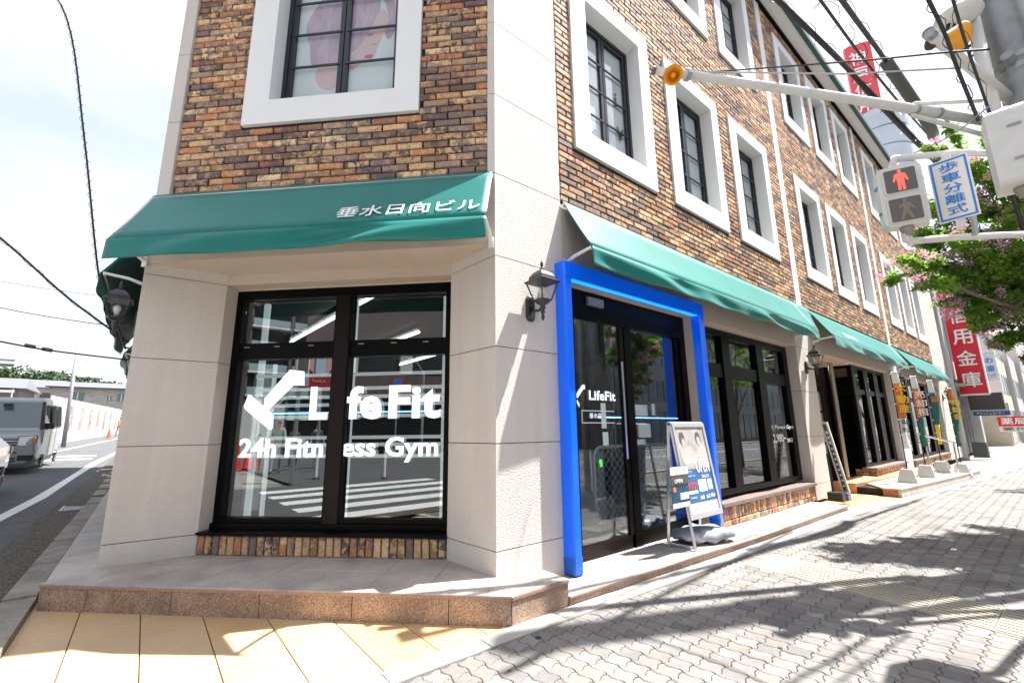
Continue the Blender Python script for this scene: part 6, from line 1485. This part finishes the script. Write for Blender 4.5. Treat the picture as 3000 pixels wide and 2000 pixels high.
MB().hexa([(-25.0, -4.2, 3.4), (-15.5, -26, 3.4), (-40, -36, 3.4), (-50, -14, 3.4), (-25.0, -4.2, 4.89), (-15.5, -26, 4.89), (-40, -36, 4.89), (-50, -14, 4.89)]).build('lower_band', mat('ribbed_panels', (.17, .115, .11), .6, var=.6, vs_=6, stretch=(1, 1, .05)), ml_)
MB().hexa([(-26.5, -5, 0), (-17, -26, 0), (-40, -36, 0), (-49, -14, 0), (-26.5, -5, 3.39), (-17, -26, 3.39), (-40, -36, 3.39), (-49, -14, 3.39)]).build('ground_floor', mat('dark_arcade', (.03, .03, .032), .4), ml_)
for k in range(14):
    f = (k+.5)/14; p = Vector((-25.28, -4.25, 5.0)).lerp(Vector((-15.75, -26, 5.0)), f)
    if k % 2: MB().box(p.x-.02, p.x+.12, p.y-.55, p.y+.55, 5.05, 6.4).build('window_poster', mat('pale_poster', (.42, .44, .40), .6), ml_)
for k, (x, y) in enumerate(((-9.0, -2.4), (-10.5, -.9))):
    t = thing('guide_post', 'white flexible guide post on the junction, %s of the mirrored pair' % ('nearer' if k == 0 else 'farther'), 'guide post', (x, y, -.04), 'white guide posts at the crossing')
    MB().tube([(x, y, -.04), (x, y, .8)], .045, 8).build('shaft', WHITEM, t); MB().lathe((x, y, -.04), [(.12, 0), (.10, .04), (.05, .06)], 10).build('foot', BB, t)
for k, (x, y) in enumerate(((-16.8, .35), (-17.0, -.1), (-16.2, -.25))):
    t = thing('traffic_cone', ['red cone farthest left among the mirrored cones', 'middle red cone of the mirrored three', 'red cone nearest the walkers in the mirror image'][k], 'cone', (x, y, -.04), 'red cones across the junction')
    MB().lathe((x, y, -.04), [(.26, 0), (.26, .05), (.18, .06), (.05, 1.15), (.03, 1.15)], 12).build('cone', mat('cone_red', (.65, .03, .03), .5), t)
rsn = thing('round_road_sign', 'round red and blue road sign on a slim grey post across the junction', 'road sign', (-12.0, -5.4, 0))
MB().tube([(-14.95, -5.4, 0), (-14.95, -5.4, 3.75)], .035, 8).build('post', GREYM, rsn)
MB().lathe((-14.9, -5.4, 3.5), [(.27, 0), (.27, .02)], 24, ax=(.93, .36, 0)).build('disc_rim', RED, rsn); MB().lathe((-14.875, -5.39, 3.5), [(.19, 0), (.19, .012)], 24, ax=(.93, .36, 0)).build('disc_face', BLS, rsn)
wsn = thing('warning_sign', 'round pink sign above a red lettered board on a post, mirrored behind the logo', 'road sign', (-13.6, -1.7, 0))
MB().tube([(-13.6, -1.75, 0), (-13.6, -1.75, 4.2)], .05, 8).build('post', GREYM, wsn)
MB().lathe((-13.5, -1.65, 3.85), [(.42, 0), (.42, .02)], 24, ax=(.97, .2, 0)).build('disc', mat('pale_pink', (.55, .33, .33), .6), wsn)
MB().box(-13.47, -13.45, -1.80, -1.45, 3.5, 4.2).build('blue_plate', mat('pale_blue_plate', (.35, .50, .60), .6), wsn)
MB().box(-13.52, -13.48, -2.2, -1.1, 2.95, 3.38).build('red_board', mat('dark_red_board', (.30, .01, .03), .5), wsn)
textobj('lettering', '人はみぎ', .5, .13, CY, wsn, (-13.47, -1.85, 3.15), (0, 1, 0), depth=.01)
psm = thing('pedestrian_signal', 'pedestrian signal across the side street, seen mirrored above the logo', 'pedestrian signal', (-9.9, -.1, 0))
MB().tube([(-9.95, -.1, 0), (-9.95, -.1, 3.8)], .06, 8).build('post', GREYM, psm)
MB().box(-9.9, -9.7, -.28, .08, 3.0, 3.6).build('housing', WP, psm); MB().box(-9.699, -9.69, -.24, .04, 3.05, 3.55).build('lens', LENS, psm)
lp_ = thing('street_lamp', 'slim street lamp with a curved arm mirrored in the right pane', 'street lamp', (-18, -8.2, 0))
MB().tube([(-18, -8.3, 0), (-18, -8.3, 4.6)], .08, 8).build('post', POLE, lp_); MB().tube([(-18, -8.3, 4.5), (-18, -7.9, 5.0), (-18.1, -7.0, 5.3)], .04, 8).build('arm', POLE, lp_)
hwm = thing('street_hoarding', 'white hoarding with grey lower band lining the mirrored junction behind the cones', 'hoarding', (-26, 5, 0))
for k in range(9): MB().box(-27.0, -26.9, -3.4+k*1.5, -1.94+k*1.5, -.1, 3.0).build('hoarding_panel', HP, hwm)
# buildings across the main street, mirrored by the long side windows
def facade(x0, x1, y, h, m, lab, cols_, rows):
    t = thing('street_building', lab, 'building', ((x0+x1)/2, y-5, 0)); MB().box(x0, x1, y-10, y, -.1, h).build('wall', m, t)
    cwid = (x1-x0-1)/cols_
    for i in range(cols_):
        for j in range(rows):
            a = x0+.5+i*cwid; z = (.2 if j == 0 else 3.6+(j-1)*3.1)
            w_ = MB().box(a+.15, a+cwid-.15, y+.001, y+.04, z, z+(2.6 if j == 0 else 1.8)).build('window', GW, t)
            MB().box(a+cwid/2-.04, a+cwid/2+.04, y+.041, y+.07, z, z+(2.6 if j == 0 else 1.8)).build('frame', DKP, w_)
WP2 = mat('opposite_white_wall', (.34, .335, .33), .7)
facade(3, 17, -18.5, 10.5, WP2, 'white three-storey building across the main street, mirrored in the shop windows', 6, 3)
facade(17.3, 34, -18.5, 13.5, mat('opposite_grey_wall', (.22, .22, .23), .7), 'grey building across the main street beyond the white one', 7, 4)
facade(34.4, 60, -18.5, 11, WP2, 'long pale building farthest along the other side of the main street', 9, 3)
MB().box(-3, 80, -18.4, -15.1, -.1, .03).build('opposite_pavement', CONC, kind='structure')
# ================================================================== PEOPLE
def person(name, lab, joints, radii, edges, parts, loc, rz__, scale=1.0):
    me = bpy.data.meshes.new('body'); keys = list(joints); idx = {k: i for i, k in enumerate(keys)}
    me.from_pydata([joints[k] for k in keys], [(idx[a], idx[b]) for a, b in edges], [])
    ob = bpy.data.objects.new('tmp', me); col.objects.link(ob)
    sk = ob.modifiers.new('s', 'SKIN'); sv = me.skin_vertices
    if not len(sv):
        import bmesh
        bm = bmesh.new(); bm.from_mesh(me); bm.verts.layers.skin.verify(); bm.to_mesh(me); bm.free()
    for k in keys:
        v = me.skin_vertices[0].data[idx[k]]; v.radius = radii[k]; v.use_root = (k == 'pelvis')
    sub = ob.modifiers.new('u', 'SUBSURF'); sub.levels = 2; sub.render_levels = 2
    m2 = bpy.data.meshes.new_from_object(ob.evaluated_get(bpy.context.evaluated_depsgraph_get())); bpy.data.objects.remove(ob)
    t = thing('person', lab, 'person', (0, 0, 0))
    # split clothing by height into material slots on one continuous body
    m2.materials.clear()
    for (m_, f) in parts: m2.materials.append(m_)
    for p in m2.polygons:
        c = p.center
        for i, (m_, f) in enumerate(parts):
            if f(c): p.material_index = i; break
        p.use_smooth = True
    link('body', m2, t); t.location = loc; t.rotation_euler = (0, 0, rz__); t.scale = (scale,)*3; WL[t.name] = Vector((0, 0, 0))
    return t
SKN = mat('skin', (.50, .30, .22), .6); HRB = mat('black_hair', (.02, .018, .016), .6); SHG = mat('grey_green_shirt', (.30, .36, .33), .8); TRG = mat('grey_trousers', (.35, .36, .38), .8); DKC = mat('dark_clothes', (.05, .055, .07), .8); SHO = mat('shoes', (.06, .05, .05), .6); ORS = mat('orange_shirt', (.80, .24, .06), .7)
def walker(lab, loc, rz__, top_, bot_, sc_=1.0, stride=.22, arm=.15):
    J = {'pelvis': (0, 0, .95), 'waist': (0, 0, 1.08), 'chest': (0, .01, 1.30), 'neck': (0, 0, 1.47), 'head': (0, -.01, 1.58), 'crown': (0, .0, 1.68)}
    Rr = {'pelvis': (.15, .11), 'waist': (.13, .10), 'chest': (.17, .12), 'neck': (.06, .06), 'head': (.095, .105), 'crown': (.075, .085)}
    Ed = [('pelvis', 'waist'), ('waist', 'chest'), ('chest', 'neck'), ('neck', 'head'), ('head', 'crown')]
    for s, n_ in ((1, 'l'), (-1, 'r')):
        f = stride*s
        J.update({n_+'hip': (.09*s, 0, .88), n_+'knee': (.10*s, -f*.6, .49), n_+'ank': (.10*s, -f+.05, .09), n_+'toe': (.10*s, -f-.12, .04), n_+'sh': (.18*s, .01, 1.40), n_+'el': (.24*s, f*arm*3, 1.14), n_+'wr': (.25*s, -.02+f*arm*5, .90), n_+'hd': (.25*s, -.03+f*arm*5.5, .80)})
        Rr.update({n_+'hip': (.09, .09), n_+'knee': (.062, .062), n_+'ank': (.042, .045), n_+'toe': (.04, .03), n_+'sh': (.062, .06), n_+'el': (.045, .045), n_+'wr': (.03, .03), n_+'hd': (.035, .022)})
        Ed += [('pelvis', n_+'hip'), (n_+'hip', n_+'knee'), (n_+'knee', n_+'ank'), (n_+'ank', n_+'toe'), ('chest', n_+'sh'), (n_+'sh', n_+'el'), (n_+'el', n_+'wr'), (n_+'wr', n_+'hd')]
    parts = [(HRB, lambda c: c.z > 1.60 or (c.z > 1.52 and c.y > .02)), (SKN, lambda c: c.z > 1.44 or (abs(c.x) > .19 and c.z < 1.12)), (top_, lambda c: c.z > .93), (bot_, lambda c: c.z > .10), (SHO, lambda c: True)]
    return person('person', lab, J, Rr, Ed, parts, loc, rz__, sc_)
walker('person in a grey green shirt and grey trousers walking across the junction', (-13.5, -.38, -.04), 1.9, SHG, TRG, 1.06)
walker('person in dark clothes walking at the edge of the mirrored group', (-14.5, .02, -.04), 1.8, DKC, DKC, .80, .12)
walker('person in dark top and pale trousers standing beyond the walkers', (-14.9, -2.1, -.04), 1.2, DKC, TRG, 1.0, .08)
walker('small person in dark clothes between the walkers', (-16.8, -1.7, -.04), 2.0, DKC, DKC, .95, .15)
# cyclist
cy = walker('person in an orange shirt riding a bicycle far up the left street', (-4.02, 46.0, 1.22), .35, ORS, SKN, .92, .30, .9)
bc = thing('bicycle', 'bicycle ridden by the orange-shirted person far up the left street', 'bicycle', (-4.0, 46, 1.05))
for y_ in (45.5, 46.5): 
    w_ = MB().lathe((-4.02, y_, 1.37), [(.30, -.015), (.33, -.015), (.33, .015), (.30, .015)], 18, ax=(1, 0, 0)).build('wheel', TY, bc)
MB().tube([(-4.02, 45.5, 1.37), (-4.02, 45.62, 1.95), (-4.02, 46.25, 1.85), (-4.02, 46.5, 1.37), (-4.02, 46.1, 1.35), (-4.02, 45.66, 1.8)], .02, 5).build('frame', mat('bike_frame', (.3, .3, .32), .4), bc)
MB().tube([(-4.27, 45.68, 2.0), (-3.77, 45.68, 2.0)], .015, 5).build('handlebar', BB, bc); MB().box(-4.09, -3.95, 46.15, 46.4, 1.9, 1.95).build('saddle', BB, bc)
